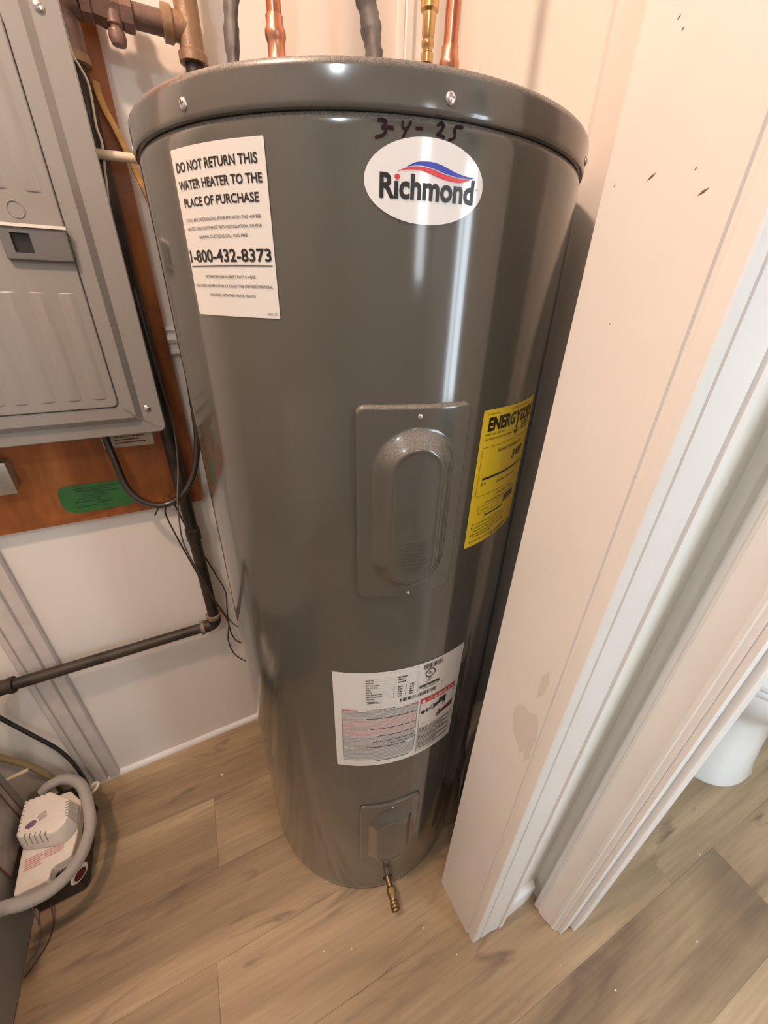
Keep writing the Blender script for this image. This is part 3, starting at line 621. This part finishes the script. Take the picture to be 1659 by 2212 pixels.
for i in range(9):
    z = 1.0435 - i * .0052; w = (.017, .0165, .015, .0135, .014, .016, .0155, .011, .006)[i]
    fine(t, -.4660 - w, -.4660 + w, z + rn.uniform(-.0004, .0004), .0016, rn, .0006, .0022)
rel_ = MB()
for f_ in t.f:
    q = [t.v[k] for k in f_]; rel_.box(q[0][0], q[2][0], q[0][1], q[2][1], -.0008, .0005)
rel_.map(wrap(RH + .0179)).build('embossed_text', 'heater_clean', cv, smooth=0)
cover(.163, .413, 'heater_clean', 'lower embossed grey element cover')
# dark line where each cover meets the jacket
# --- drain valve
a = R_(-102.2); d = Vector((math.cos(a), math.sin(a), 0)); o = d * (RH - .002) + Vector((0, 0, .051)); ax = (d + Vector((0.06, 0, -.10))).normalized()
dv = MB().lathe([(.0075, -.016), (.0075, .020), (.0098, .022), (.0108, .030), (.0098, .038), (.0085, .040), (.0085, .046), (.0108, .048), (.0108, .0515), (.0092, .053), (.0108, .0545), (.0108, .058), (.0092, .0595), (.0105, .061), (.0105, .064), (.006, .065), (.006, .060), (0.0001, .060)], o=o, axis=ax, n=24).build('drain_valve', 'oldbrass', wht)
lab(dv, 'brass drain valve')
MB().lathe([(.0058, 0), (.0058, .010), (.0072, .011), (.0072, .014), (.0001, .0145)], o=o + ax * .030, axis=(ax.cross(Vector((0, 0, 1))).cross(ax)).normalized(), n=16).build('valve_stem', 'oldbrass', dv)
carve(jk, MB().lathe([(.0125, -.022), (.0125, .010)], o=d * RH + Vector((0, 0, .051)), axis=d, n=28))

# ------------------------------------------------------------------ pipes and cables over the heater
ZT = 1.4442
def copper_riser(x, y, dx, dy, label, nip):
    t = thing('copper_pipe', label, 'pipe', (x, y, ZT), 'copper risers on the water heater')
    k = lambda z: (dx * z, dy * z, z)
    MB().lathe([(.0105, 0), (.0105, nip - .012), (.0112, nip - .011), (.0112, nip)], n=20).build('nipple', 'copperlt', t)
    MB().lathe([(.0122, nip - .004), (.0122, nip + .004), (.0105, nip + .007), (.0098, nip + .022), (.0105, nip + .024), (.0118, nip + .028), (.0118, nip + .032), (.0098, nip + .036), (.0098, nip + .044), (.008, nip + .045)], n=20).build('coupling', 'copperlt', t)
    MB().tube([(0, 0, nip + .03), (dx, dy, .5), (dx * 1.5, dy * 1.5, CEIL - ZT - .002)], .0083, 16, 0).build('riser', 'copper', t)
    return t
copper_riser(-.0905, .0490, .002, .004, 'copper water pipe with bulging coupling rising between two grey cables', .082)
copper_riser(.0865, -.0450, .004, .004, 'plain copper water pipe standing beside the brass fitting', .062)
t = thing('copper_riser', 'thin copper pipe with a brass shutoff fitting in the corner', 'pipe', (.197, .188, 0))
MB().tube([(0, 0, 0.0), (0, 0, 1.655)], .0070, 14, 0).build('pipe', 'copper', t)
MB().lathe([(.0098, 1.630), (.0098, 1.641), (.0080, 1.643), (.0080, 1.647), (.0098, 1.650), (.0098, 1.655), (.0085, 1.657), (.0100, 1.663), (.0100, 1.685), (.0140, 1.688), (.0140, 1.717), (.0095, 1.721), (.0095, 1.735), (.0145, 1.738), (.0145, 1.775), (.009, 1.785)], n=20).build('valve_body', 'brass', t)
MB().tube([(0, 0, 1.78), (0, 0, CEIL - .002)], .0070, 14, 0).build('upper_pipe', 'copper', t)
MB().lathe([(.005, 0), (.005, .012), (.012, .013), (.013, .019), (.006, .022)], o=(-.012, -.006, 1.722), axis=(-1, -.5, 0), n=16).build('valve_handle', 'zinc', t)
M['sheathlt'] = M['sheath']
def flex(pts, r, label):
    o = MB().tube(pts, [r * (1 + .10 * math.sin(i * .9) + .06 * math.sin(i * 2.3)) for i in range((len(pts) - 1) * 8 + 1)], 12, 8, sq=.72, twist=.06).build('armoured_cable', 'sheath'); tag(o, label, 'cable', 'grey electrical cables above the water heater'); return o
flex([(-.128, .128, ZT), (-.124, .134, 1.52), (-.121, .140, 1.58), (-.112, .150, 1.63), (-.096, .160, 1.70), (-.088, .164, 1.85), (-.09, .16, 2.1), (-.09, .16, CEIL - .002)], 0.0115, 'smooth grey electrical cable rising behind the left lid edge')
flex([(.036, .044, ZT), (.038, .052, 1.52), (.041, .062, 1.565), (.039, .070, 1.60), (.031, .076, 1.64), (.026, .085, 1.70), (.020, .09, 1.85), (.02, .09, 2.1), (.02, .09, CEIL - .002)], 0.0130, 'wrinkled dark grey electrical cable above the brand sticker')

# ------------------------------------------------------------------ plywood backer, panel
pb = tag(MB().box(-.80, -.269, .332, .3495, .863, 2.10).build('plywood_board', 'plywood', smooth=0, bevel=.0012), 'orange-stained plywood backer board on the wall', 'board')
ep = thing('electrical_panel', 'grey metal electrical panel with a hinged door', 'electrical panel', (-.49, .332, 1.060))
O = (-.49, .332, 1.060)
XL, XR, Z0, Z1 = -.675, -.305, 1.060, 1.648
MB().box(*[c - O[0] for c in (XL + .012, XR - .024)], -.078, -.0005, .012, Z1 - O[2] - .012).build('back_box', 'panel', ep, smooth=0)
def rr_ring(x0, x1, z0, z1, y, c, n=5):
    P = []
    for cx, cz, a0 in ((x1 - c, z1 - c, 0), (x0 + c, z1 - c, 90), (x0 + c, z0 + c, 180), (x1 - c, z0 + c, 270)):
        for i in range(n + 1): a = R_(a0 + 90 * i / n); P.append((cx + c * math.cos(a) - O[0], y - O[1], cz + c * math.sin(a) - O[2]))
    return P
def raised(name, rings, m, parent, cap=True):
    return MB().loft([rr_ring(*r) for r in rings], cap).build(name, m, parent, smooth=30)
raised('cover', [(XL, XR, Z0, Z1, .2540, .012), (XL, XR, Z0, Z1, .2515, .012), (XL + .0015, XR - .0015, Z0 + .0015, Z1 - .0015, .2500, .011),
                 (XL + .033, XR - .033, Z0 + .023, Z1 - .023, .2495, .006), (XL + .043, XR - .043, Z0 + .033, Z1 - .033, .2415, .005), (XL + .063, XR - .063, Z0 + .053, Z1 - .060, .2410, .010),
                 (XL + .0632, XR - .0632, Z0 + .0532, Z1 - .0602, .2450, .010)], 'panel', ep)
door = raised('door', [(XL + .0640, XR - .0645, Z0 + .0545, Z1 - .0615, .2448, .010), (XL + .0640, XR - .0645, Z0 + .0545, Z1 - .0615, .2402, .010), (XL + .0652, XR - .0657, Z0 + .0557, Z1 - .0627, .2390, .009)], 'panel', ep)
for x0, x1 in ((-.600, -.578), (-.571, -.549), (-.540, -.518), (-.510, -.488), (-.476, -.453), (-.441, -.418), (-.405, -.382)):
    for z0, z1 in ((1.129, 1.290), (1.411, 1.572)):
        raised('rib', [(x0, x1, z0, z1, .2391, .004), (x0 + .005, x1 - .005, z0 + .0008, z1 - .0008, .2381, .003), (x0 + .008, x1 - .008, z0 + .0014, z1 - .0014, .2379, .002)], 'panel', door)
lt = raised('latch', [(-.447, -.3685, 1.330, 1.371, .2392, .002), (-.447, -.3685, 1.330, 1.371, .2330, .002), (-.4455, -.370, 1.3315, 1.3695, .2318, .002), (-.435, -.413, 1.339, 1.3625, .2318, .001), (-.435, -.413, 1.339, 1.3625, .2386, .001)], 'latch', door)
raised('latch_slide', [(-.4345, -.4135, 1.3395, 1.3620, .2385, .001), (-.4345, -.4135, 1.3395, 1.3620, .2372, .001)], 'black', lt)
raised('latch_lip', [(-.448, -.3675, 1.3695, 1.3735, .2345, .0008), (-.448, -.3675, 1.3695, 1.3735, .2300, .0008)], 'whiteplastic', lt)
MB().tube([(-.4195 + .0095 * math.cos(2 * math.pi * i / 24) - O[0], .2388 - O[1], 1.3900 + .0095 * math.sin(2 * math.pi * i / 24) - O[2]) for i in range(25)], .0009, 6, 0).build('knockout_ring', 'panel', door)
M['screwbig'] = M['zinc']
def wscrew(parent, x, y, z, rad, o=(0, 0, 0), rot=25, name='screw'):
    s = MB().lathe([(rad, -.0004), (rad, .0008), (rad * .9, rad * .3), (rad * .6, rad * .5), (0.00001, rad * .58)], o=(x - o[0], y - o[1], z - o[2]), axis=(0, -1, 0), n=18).build(name, 'zinc', parent)
    e = Vector((math.cos(R_(rot)), 0, math.sin(R_(rot)))); n = Vector((-e.z, 0, e.x))
    carve(s, bar(MB(), (x - o[0], y - o[1], z - o[2]), e, n, (0, -1, 0), rad * 1.2, rad * .13, rad * .2, rad * .9))
for x in (-.3285, -.6515):
    for z in (1.106, 1.600): wscrew(ep, x, .2498, z, .0062, O)

# stickers on the plywood, box with a knockout
def flat(mb, y): return mb.map(lambda p: (p[0], y, p[1]))
gs = MB(); poly(gs, [(-.405, .884), (-.405, .943), (-.508, .9465), (-.520, .944), (-.528, .934), (-.529, .905), (-.524, .892), (-.512, .884)][::-1])
g = tag(gs.map(lambda p: (p[0], .3314, p[1])).build('green_sticker', 'green', smooth=0), 'green sticker with faded print on the plywood board', 'sticker')
sm = g.modifiers.new('thick', 'SOLIDIFY'); sm.thickness = .0005
t = MB(); rn = random.Random(2)
for i, (a, b) in enumerate(((-.505, -.42), (-.50, -.44), (-.47, -.425), (-.49, -.45), (-.50, -.455), (-.505, -.46), (-.47, -.44), (-.505, -.47))): fine(t, a, b, .936 - i * .0058, .0020, rn, .003, .010)
t.map(lambda p: (p[0], .3305, p[1])).build('print', 'greenink', g, smooth=0)
cd_ = MB(); poly(cd_, [(-.426, 1.014), (-.337, 1.012), (-.335, 1.060), (-.427, 1.060)])
c = tag(cd_.map(lambda p: (p[0], .3312, p[1])).build('paper_card', 'card', smooth=0), 'yellowed printed card on plywood under the electrical panel', 'card')
sm = c.modifiers.new('thick', 'SOLIDIFY'); sm.thickness = .0005
t = MB()
for i in range(5): fine(t, -.405, -.350 - .008 * (i % 2), 1.0210 + i * .0062, .0024, rn, .003, .009)
t.map(lambda p: (p[0], .3303, p[1])).build('print', 'rust', c, smooth=0)
ob = thing('outlet_box', 'galvanized metal outlet box with a round hole on the plywood', 'outlet box', (-.628, .332, .962))
carve(MB().box(-.054, .054, -.040, -.0005, .002, .056).build('box_body', 'steel', ob, smooth=0, bevel=.002), MB().box(-.051, .051, -.050, -.003, .005, .053))
carve(MB().box(-.0565, .0565, -.0425, -.0405, 0, .060).build('cover_plate', 'steel', ob, smooth=0, bevel=.0006), MB().lathe([(.0165, -.01), (.0165, .01)], o=(.024, -.0415, .028), axis=(0, -1, 0), n=28))

# ------------------------------------------------------------------ iron gas pipe
gp = thing('iron_gas_pipe', 'rusty brown iron gas pipe with valve, tee and elbows on the back wall', 'pipe', (-.308, .31, 0))
G = (-.308, .31, 0)
def gl(pts): return [rel(p, G) for p in pts]
MB().tube(gl([(-.3065, .311, .520), (-.3065, .311, 1.585)]), .0134, 18, 0).build('vertical_pipe', 'iron', gp)
MB().tube(gl([(-.755, .311, .499), (-.330, .311, .499)]), .0134, 18, 0).build('horizontal_pipe', 'iron', gp)
MB().tube(gl([(-.338, .311, .499), (-.322, .311, .4995), (-.311, .311, .505), (-.3065, .311, .516), (-.3065, .311, .530)]), .0165, 18, 5).build('elbow', 'iron', gp)
MB().lathe([(.0155, 0), (.0192, .001), (.0192, .010), (.0155, .011)], o=rel((-.3065, .311, .524), G), n=20).build('elbow_band', 'grout', gp)
MB().lathe([(.0155, 0), (.0192, .001), (.0192, .010), (.0155, .011)], o=rel((-.334, .311, .499), G), axis=(-1, 0, 0), n=20).build('elbow_band', 'grout', gp)
MB().tube(gl([(-.745, .311, .499), (-.765, .311, .499), (-.782, .307, .495), (-.792, .298, .483), (-.800, .290, .465), (-.812, .285, .44)]), .0170, 18, 4).build('elbow', 'iron', gp)
MB().lathe([(.0155, 0), (.0192, .001), (.0192, .010), (.0155, .011)], o=rel((-.749, .311, .499), G), axis=(1, 0, 0), n=20).build('elbow_band', 'iron', gp)
MB().lathe([(.0150, 0), (.0162, .001), (.0162, .030), (.0150, .031)], o=rel((-.3065, .311, .775), G), n=20).build('pipe_coupling', 'iron', gp)
ZG = 1.634; YG = .300
MB().tube(gl([(-.3065, .311, 1.575), (-.3068, .309, 1.605), (-.3065, .306, 1.620), (-.300, .302, 1.631), (-.285, YG, ZG)]), .0190, 18, 4).build('elbow', 'ironpaint', gp)
MB().lathe([(.0160, 0), (.0205, .001), (.0205, .011), (.0160, .012)], o=rel((-.3065, .311, 1.572), G), n=20).build('elbow_band', 'tee', gp)
MB().tube(gl([(-.325, YG, ZG + .004), (-.285, YG, ZG)]), .0190, 18, 0).build('pipe_stub', 'ironpaint', gp)
MB().tube(gl([(-.225, YG, ZG), (-.168, YG, ZG)]), .0134, 18, 0).build('valve_pipe', 'ironpaint', gp)
vb = MB().lathe([(.0165, -.285), (.0205, -.283), (.0205, -.272), (.0180, -.270), (.0215, -.258), (.0215, -.244), (.0185, -.236), (.0200, -.234), (.0200, -.222), (.0150, -.220)], o=rel((0, YG, ZG), G), axis=(1, 0, 0), n=8).build('gas_valve', 'ironpaint', gp, smooth=25)
MB().lathe([(.0095, 0), (.0095, -.012), (.0068, -.014), (.0068, -.016), (.0100, -.018), (.0112, -.026), (.0088, -.032), (.0001, -.034)][::-1], o=rel((-.246, YG - .010, ZG - .006), G), n=14).build('valve_cap', 'ironpaint', vb)
MB().box(-.010, .010, -.006, .006, 0, .030).map(lambda p: (p[0] - .246 - G[0], p[1] + YG - G[1], p[2] + ZG + .018)).build('valve_handle', 'ironpaint', vb, bevel=.002)
MB().lathe([(.0205, -.036), (.0205, -.026), (.0172, -.023), (.0168, .030), (.0172, .034), (.0205, .037), (.0205, .048)], o=rel((-.148, YG, ZG + .001), G), n=24).build('tee', 'tee', gp)
MB().lathe([(.0168, -.036), (.0200, -.035), (.0200, -.024), (.0165, -.021), (.0165, 0)], o=rel((-.148, YG, ZG + .001), G), axis=(1, 0, 0), n=24).build('tee_branch', 'tee', gp)
MB().tube(gl([(-.148, YG, ZG - .030), (-.148, YG, 1.02)]), .0134, 18, 0).build('drop_pipe', 'iron', gp)
MB().tube(gl([(-.148, YG, ZG + .040), (-.148, YG, CEIL - .002)]), .0134, 18, 0).build('riser_pipe', 'iron', gp)

# ------------------------------------------------------------------ cables and wires on the left
def wire(name, pts, r, m, label, cat='wire', n=8, sq=1.0, group=None):
    return tag(MB().tube(pts, r, n, 6, sq=sq).build(name, m), label, cat, group)
wire('power_cable', [(-.416, .318, 1.0712), (-.416, .316, 1.04), (-.411, .305, .99), (-.405, .295, .942), (-.389, .285, .913), (-.359, .280, .894), (-.327, .280, .897), (-.295, .280, .922), (-.271, .285, .964), (-.255, .285, 1.024), (-.250, .285, 1.073), (-.247, .285, 1.13), (-.240, .290, 1.25)], .0066, 'blackcable', 'thick black cable looping below the electrical panel', 'cable', 12)
wire('thin_wire', [(-.302, .288, 1.30), (-.299, .288, 1.19), (-.296, .290, 1.118), (-.292, .294, 1.077), (-.296, .292, 1.017), (-.304, .288, .963), (-.317, .271, .910), (-.324, .272, .865), (-.330, .285, .79), (-.317, .285, .706), (-.297, .285, .611), (-.273, .290, .523), (-.253, .290, .481), (-.215, .290, .44)], .0017, 'greywire', 'thin grey wire hanging in front of the black pipe')
wire('thin_wire', [(-.335, .300, .905), (-.328, .300, .879), (-.319, .335, .8), (-.307, .335, .754), (-.295, .335, .708), (-.279, .330, .646), (-.265, .320, .589), (-.270, .310, .545), (-.275, .300, .496), (-.271, .300, .441), (-.254, .300, .410), (-.215, .30, .38)], .0017, 'brownwire', 'thin dark brown wire passing behind the black pipe')
wire('thin_wire', [(-.333, .288, .886), (-.341, .288, .885), (-.349, .288, .866), (-.338, .280, .801), (-.325, .277, .737), (-.315, .276, .688), (-.297, .276, .609), (-.276, .278, .53), (-.276, .288, .498), (-.285, .288, .449), (-.278, .288, .39), (-.252, .272, .362), (-.225, .268, .35)], .0017, 'brownwire', 'thin brown wire ending in a hook below the pipe elbow')
wire('wire_stub', [(-.354, .292, .893), (-.360, .296, .880), (-.371, .300, .862)], .0015, 'black', 'short black wire end under the looping cable')
wire('yellow_cable', [(-.2868, .322, 1.562), (-.2862, .321, 1.548), (-.282, .319, 1.530), (-.271, .318, 1.502), (-.257, .318, 1.455), (-.246, .318, 1.417), (-.23, .318, 1.35)], .0062, 'yellowcable', 'flat yellow cable slanting across the plywood edge', 'cable', 12, sq=.6)
wire('white_wire', [(-.308, .290, 1.60), (-.306, .290, 1.576), (-.301, .291, 1.565), (-.296, .292, 1.551), (-.297, .297, 1.53), (-.299, .293, 1.505), (-.297, .290, 1.486), (-.302, .292, 1.455), (-.305, .293, 1.433), (-.311, .294, 1.40)], .0017, 'whitewire', 'thin white wire beside the electrical panel')
tag(MB().tube([(-.330, .285, 1.4712), (-.306, .285, 1.472), (-.215, .285, 1.474)], .0062, 14, 0).build('plastic_pipe', 'cream'), 'short cream plastic pipe between electrical panel and water heater', 'pipe')

# ------------------------------------------------------------------ furnace and condensate pump
fu = thing('furnace', 'grey sheet metal furnace cabinet beside the condensate pump', 'furnace', (-1.1, -.12, 0))
MB().box(-.28, .278, -.40, .378, .002, .345).build('cabinet', 'furnace', fu, smooth=0, bevel=.002)
pl = MB().box(.278, .2800, .218, .352, .146, .325).build('name_plate', 'plate', fu, smooth=0)
for y0, y1, z0, z1 in ((.216, .219, .144, .327), (.331, .336, .150, .325), (.351, .354, .144, .327), (.216, .354, .1435, .1465)): MB().box(.2800, .2808, y0, y1, z0, z1).build('rust_edge', 'rust', pl, smooth=0)
PX, PY = -.76, .16; P0 = (PX, PY, 0)
cpm = thing('condensate_pump', 'white vented condensate pump on a black tank on the floor', 'pump', P0)
def pr(poly_, z0, z1): return MB().prism([(x - PX, y - PY) for x, y in poly_], z0, z1)
pr([(-.812, .075), (-.722, .075), (-.712, .085), (-.712, .265), (-.720, .278), (-.812, .278)], .0, .118).build('tank', 'black', cpm, smooth=30, bevel=.004)
base = pr([(-.808, .250), (-.809, .133), (-.806, .058), (-.803, .054), (-.747, .0545), (-.744, .058), (-.743, .072), (-.739, .0785), (-.711, .081), (-.7065, .086), (-.701, .118), (-.701, .205), (-.730, .246)], .119, .150).build('base_plate', 'whiteplastic', cpm, smooth=30, bevel=.0025)
b0 = [(-.808, .236), (-.751, .236), (-.703, .192), (-.700, .143), (-.708, .128), (-.722, .1175), (-.735, .117), (-.800, .140), (-.808, .149)]
b1 = [(-.8045, .231), (-.7535, .2295), (-.7100, .1885), (-.7060, .146), (-.712, .133), (-.724, .1240), (-.736, .1235), (-.798, .1455), (-.8050, .153)]
def rg(P, z): return [(x - PX, y - PY, z) for x, y in P][::-1]
cov = MB().loft([rg(b0, .1502), rg(b0, .160), rg(b1, .197), rg([(x * .985 - .0113, y * .97 + .0055) for x, y in b1], .2005)][::1]).build('motor_cover', 'whiteplastic', cpm, smooth=25, bevel=.002)
# vent slots on the cover edges
SL = MB()
def slot(x, y, ang, ln, z=.190, w=.0013, tilt=0):
    d = Vector((math.cos(R_(ang)), math.sin(R_(ang)), 0)); bar(SL, (x - PX, y - PY, z), d, (-d.y, d.x, 0), (0, 0, 1), ln * .55, w, -.022, .030)
for i in range(5):
    q = .15 + i * .165; slot(-.798 + q * .062, .1455 - q * .022, -109, .0125)
for i in range(6):
    q = i / 5; slot(-.7068 - .0022 * q, .150 + .034 * q, 3, .0125)
for i in range(8): slot(-.8042, .160 + i * .0090, 180, .0090)
for i in range(4): slot(-.797 + i * .011, .2305, 90, .009)
ins = lambda P: [(-.757 + (x + .757) * .91, .178 + (y - .178) * .91) for x, y in P]
carve(cov, MB().loft([rg(ins(b0), .1490), rg(ins(b0), .160), rg(ins(b1), .1970)]))   # hollow cover, slots cut through it
carve(cov, SL)
em = MB(); disc(em, 0, 0, .0105, .0075, 20); em.map(lambda p: (p[0] * .94 - p[1] * .34 - .7795 - PX, p[0] * .34 + p[1] * .94 + .1640 - PY, .2013)).build('emblem', 'purple', cov, smooth=0)
t = MB(); rn = random.Random(8)
for i in range(5): fine(t, .014, .030, -.006 + i * .0035, .0018, rn, .003, .008)
t.map(lambda p: (p[0] * .94 - p[1] * .34 - .7795 - PX, p[0] * .34 + p[1] * .94 + .1640 - PY, .2013)).build('print', 'inkgrey', cov, smooth=0)
t = MB()
for i in range(6): fine(t, -.797, -.768 + .004 * (i % 2), .118 - i * .0045, .0028, rn, .003, .009); fine(t, -.762, -.725, .118 - i * .0045, .0028, rn, .003, .009) if i < 4 else None
t.map(lambda p: (p[0] - PX, p[1] - PY, .1504)).build('print', 'redpale', base, smooth=0)
MB().tube([(x - PX, y - PY, .140 + z) for x, y, z in ((-.7130, .236, -.030), (-.6960, .240, -.026), (-.6820, .246, -.022), (-.6790, .258, -.022), (-.6880, .264, -.024), (-.6990, .258, -.027), (-.7110, .256, -.030))], .0034, 10, 5).build('hanging_eye', 'whiteplastic', cpm)
MB().lathe([(.020, 0), (.0215, .002), (.020, .004), (.015, .0045), (.0001, .0045)], o=(-.716 - PX, .082 - PY, .070), axis=(.75, -.66, 0), n=24).build('side_cap', 'whiteplastic', cpm)
MB().lathe([(.0140, 0), (.0140, .0012), (.0001, .0012)], o=(-.7128 - PX, .0790 - PY, .070), axis=(.75, -.66, 0), n=24).build('cap_label', 'handred', cpm)
tag(MB().tube([(-.800, -.075, .272), (-.797, -.035, .258), (-.785, -.004, .232), (-.753, .002, .202), (-.717, .018, .180), (-.687, .058, .162), (-.6745, .125, .152), (-.6865, .190, .150), (-.709, .252, .150), (-.748, .286, .150), (-.783, .289, .145), (-.800, .284, .135)], .0125, 18, 8).build('drain_hose', 'hose'), 'thick pale grey hose curving around the condensate pump', 'hose')
_c = MB().tube([(-.84, .333, .47), (-.818, .333, .42), (-.806, .330, .393), (-.775, .320, .328), (-.742, .310, .257), (-.727, .303, .21), (-.720, .298, .165), (-.714, .288, .12), (-.716, .284, .07), (-.73, .285, .010)], .0047, 10, 6).map(lambda p: (p[0] - PX, p[1] - PY, p[2])).build('power_cord', 'black', cpm)
tag(MB().tube([(-.90, .325, .36), (-.854, .320, .299), (-.844, .318, .277), (-.814, .316, .227), (-.792, .314, .172), (-.782, .312, .123), (-.778, .31, .02)], .0075, 12, 6).build('vinyl_tube', 'oldtube'), 'yellowed vinyl tube behind the condensate pump', 'tube')
tag(MB().tube([(-.86, .302, .205), (-.845, .302, .21), (-.806, .302, .218)], .0050, 10, 3).build('plastic_tube', 'cream'), 'short cream tube end behind the condensate pump', 'tube')
for pts, lb in (([(-.812, .073, .045), (-.809, .059, .02), (-.806, .044, .0025), (-.801, .018, .0022), (-.806, -.004, .0022), (-.8185, -.018, .0022)], 'thin pale wire curling on the floor beside the furnace'), ([(-.783, .070, .025), (-.778, .046, .010), (-.779, .028, .0022), (-.785, .005, .0022), (-.799, -.015, .0022), (-.8185, -.036, .0022)], 'thin brown wire curling widest on the floor by the pump')):
    tag(MB().tube(pts, .0014, 8, 6).build('sensor_wire', 'greywire' if 'pale' in lb else 'brownwire'), lb, 'wire')

# ------------------------------------------------------------------ crumpled film in the gap
fm = MB(); vs = []; rn = random.Random(4); cols = []
prof = [(.118, -.2440), (.126, -.2465), (.133, -.2520), (.140, -.2500), (.150, -.2570), (.166, -.2520), (.180, -.2600), (.200, -.2500)]
hs = [.02, .12, .21, .30, .39, .46, .54, .60, .66]
for j, z in enumerate(hs):
    for i, (x, y) in enumerate(prof):
        q = z / .66
        vs.append((x + .012 * (1 - q) * (i == 0) + rn.uniform(-.003, .003), y - .016 + rn.uniform(-.003, .003) - .009 * math.sin(q * 6 + i), z + (i - 3) * .012 * (j == len(hs) - 1)))
n = len(prof)
fm.add(vs, [(j * n + i, j * n + i + 1, (j + 1) * n + i + 1, (j + 1) * n + i) for j in range(len(hs) - 1) for i in range(n - 1)])
f = fm.build('plastic_film', 'film', smooth=60); sm = f.modifiers.new('thick', 'SOLIDIFY'); sm.thickness = .0008
tag(f, 'crumpled dark plastic film wedged between heater and door jamb', 'plastic film')

# ------------------------------------------------------------------ toilet in the bathroom
tx, ty = 1.20, -.40
to = thing('toilet', 'white porcelain toilet on the bathroom floor', 'toilet', (tx, ty, 0))
def oval(cx, rf, rb, ry, z, n=40, pw=2.0, pb=None):
    P = []
    for i in range(n):
        a = 2 * math.pi * i / n; c, s = math.cos(a), math.sin(a)
        pw_ = pb if (pb and c > 0) else pw
        x = (abs(c) ** (2 / pw_)) * (rb if c > 0 else -rf); y = (abs(s) ** (2 / pw_)) * ry * (1 if s > 0 else -1); P.append((cx + x - tx, y, z))
    return P
MB().loft([oval(1.09, .172, .40, .141, 0, pw=2.5, pb=1.1), oval(1.09, .172, .40, .141, .010, pw=2.5, pb=1.1), oval(1.09, .160, .40, .130, .05, pw=2.4, pb=1.1), oval(1.10, .150, .38, .117, .15, pw=2.3, pb=1.2), oval(1.12, .152, .34, .112, .22, pw=2.2, pb=1.6),
           oval(1.13, .178, .33, .140, .275), oval(1.14, .212, .33, .172, .31), oval(1.15, .232, .33, .186, .345), oval(1.15, .236, .34, .190, .385), oval(1.15, .232, .34, .187, .392)]).build('bowl', 'porcelain', to, smooth=50)
MB().loft([oval(1.15, .236, .20, .190, .3955), oval(1.15, .239, .20, .193, .400), oval(1.15, .238, .20, .192, .411), oval(1.15, .232, .20, .187, .415)]).build('seat', 'porcelain', to, smooth=50)
MB().loft([oval(1.15, .233, .20, .187, .4180), oval(1.15, .238, .20, .192, .422), oval(1.15, .236, .20, .190, .433), oval(1.15, .215, .19, .172, .440), oval(1.15, .12, .12, .10, .444)]).build('seat_lid', 'porcelain', to, smooth=50)
tk = MB().box(.245, .430, -.215, .215, .385, .73).build('tank', 'porcelain', to, bevel=.02)
MB().box(.235, .440, -.225, .225, .731, .765).build('tank_lid', 'porcelain', tk, bevel=.012)
MB().tube([(.243, -.15, .68), (.225, -.15, .68), (.222, -.11, .675)], .007, 10, 4).build('flush_lever', 'zinc', tk)

# ------------------------------------------------------------------ chips on the floor
CH = [(-.387, .202, 'larger white paint chip on the floor near the back wall base strip'), (-.185, -.180, 'tiny white chip at the foot of the water heater'), (-.006, -.262, 'tiny white chip beside the brass drain valve'),
      (-.234, -.289, 'tiny white paint chip on a dark plank streak'), (-.177, -.314, 'tiny white paint chip on the plank in front of the heater'), (-.013, -.360, 'tiny white paint chip between drain valve and door jamb'),
      (.03, -.43, 'tiny white paint chip below the scuffed door jamb'), (.228, -.548, 'tiny white paint chip beside the bathroom casing foot'), (.306, -.629, 'tiny white paint chip in the bathroom doorway'),
      (.729, -.581, 'tiny white paint chip near the toilet'), (.543, -.669, 'tiny white paint chip on the bathroom planks')]
for (x, y, lb) in CH:
    s = random.uniform(.0012, .0022) * (2.2 if x == -.387 else 1); a = random.random() * 6
    P = [(x + s * (1 + .4 * math.sin(3 * k + a)) * math.cos(a + k * 1.2566), y + s * .8 * math.sin(a + k * 1.2566)) for k in range(5)]
    tag(MB().prism(P, .0002, .0002 + s * .6).build('paint_chip', 'chip', smooth=0), lb, 'paint chip', 'paint chips on the floor')
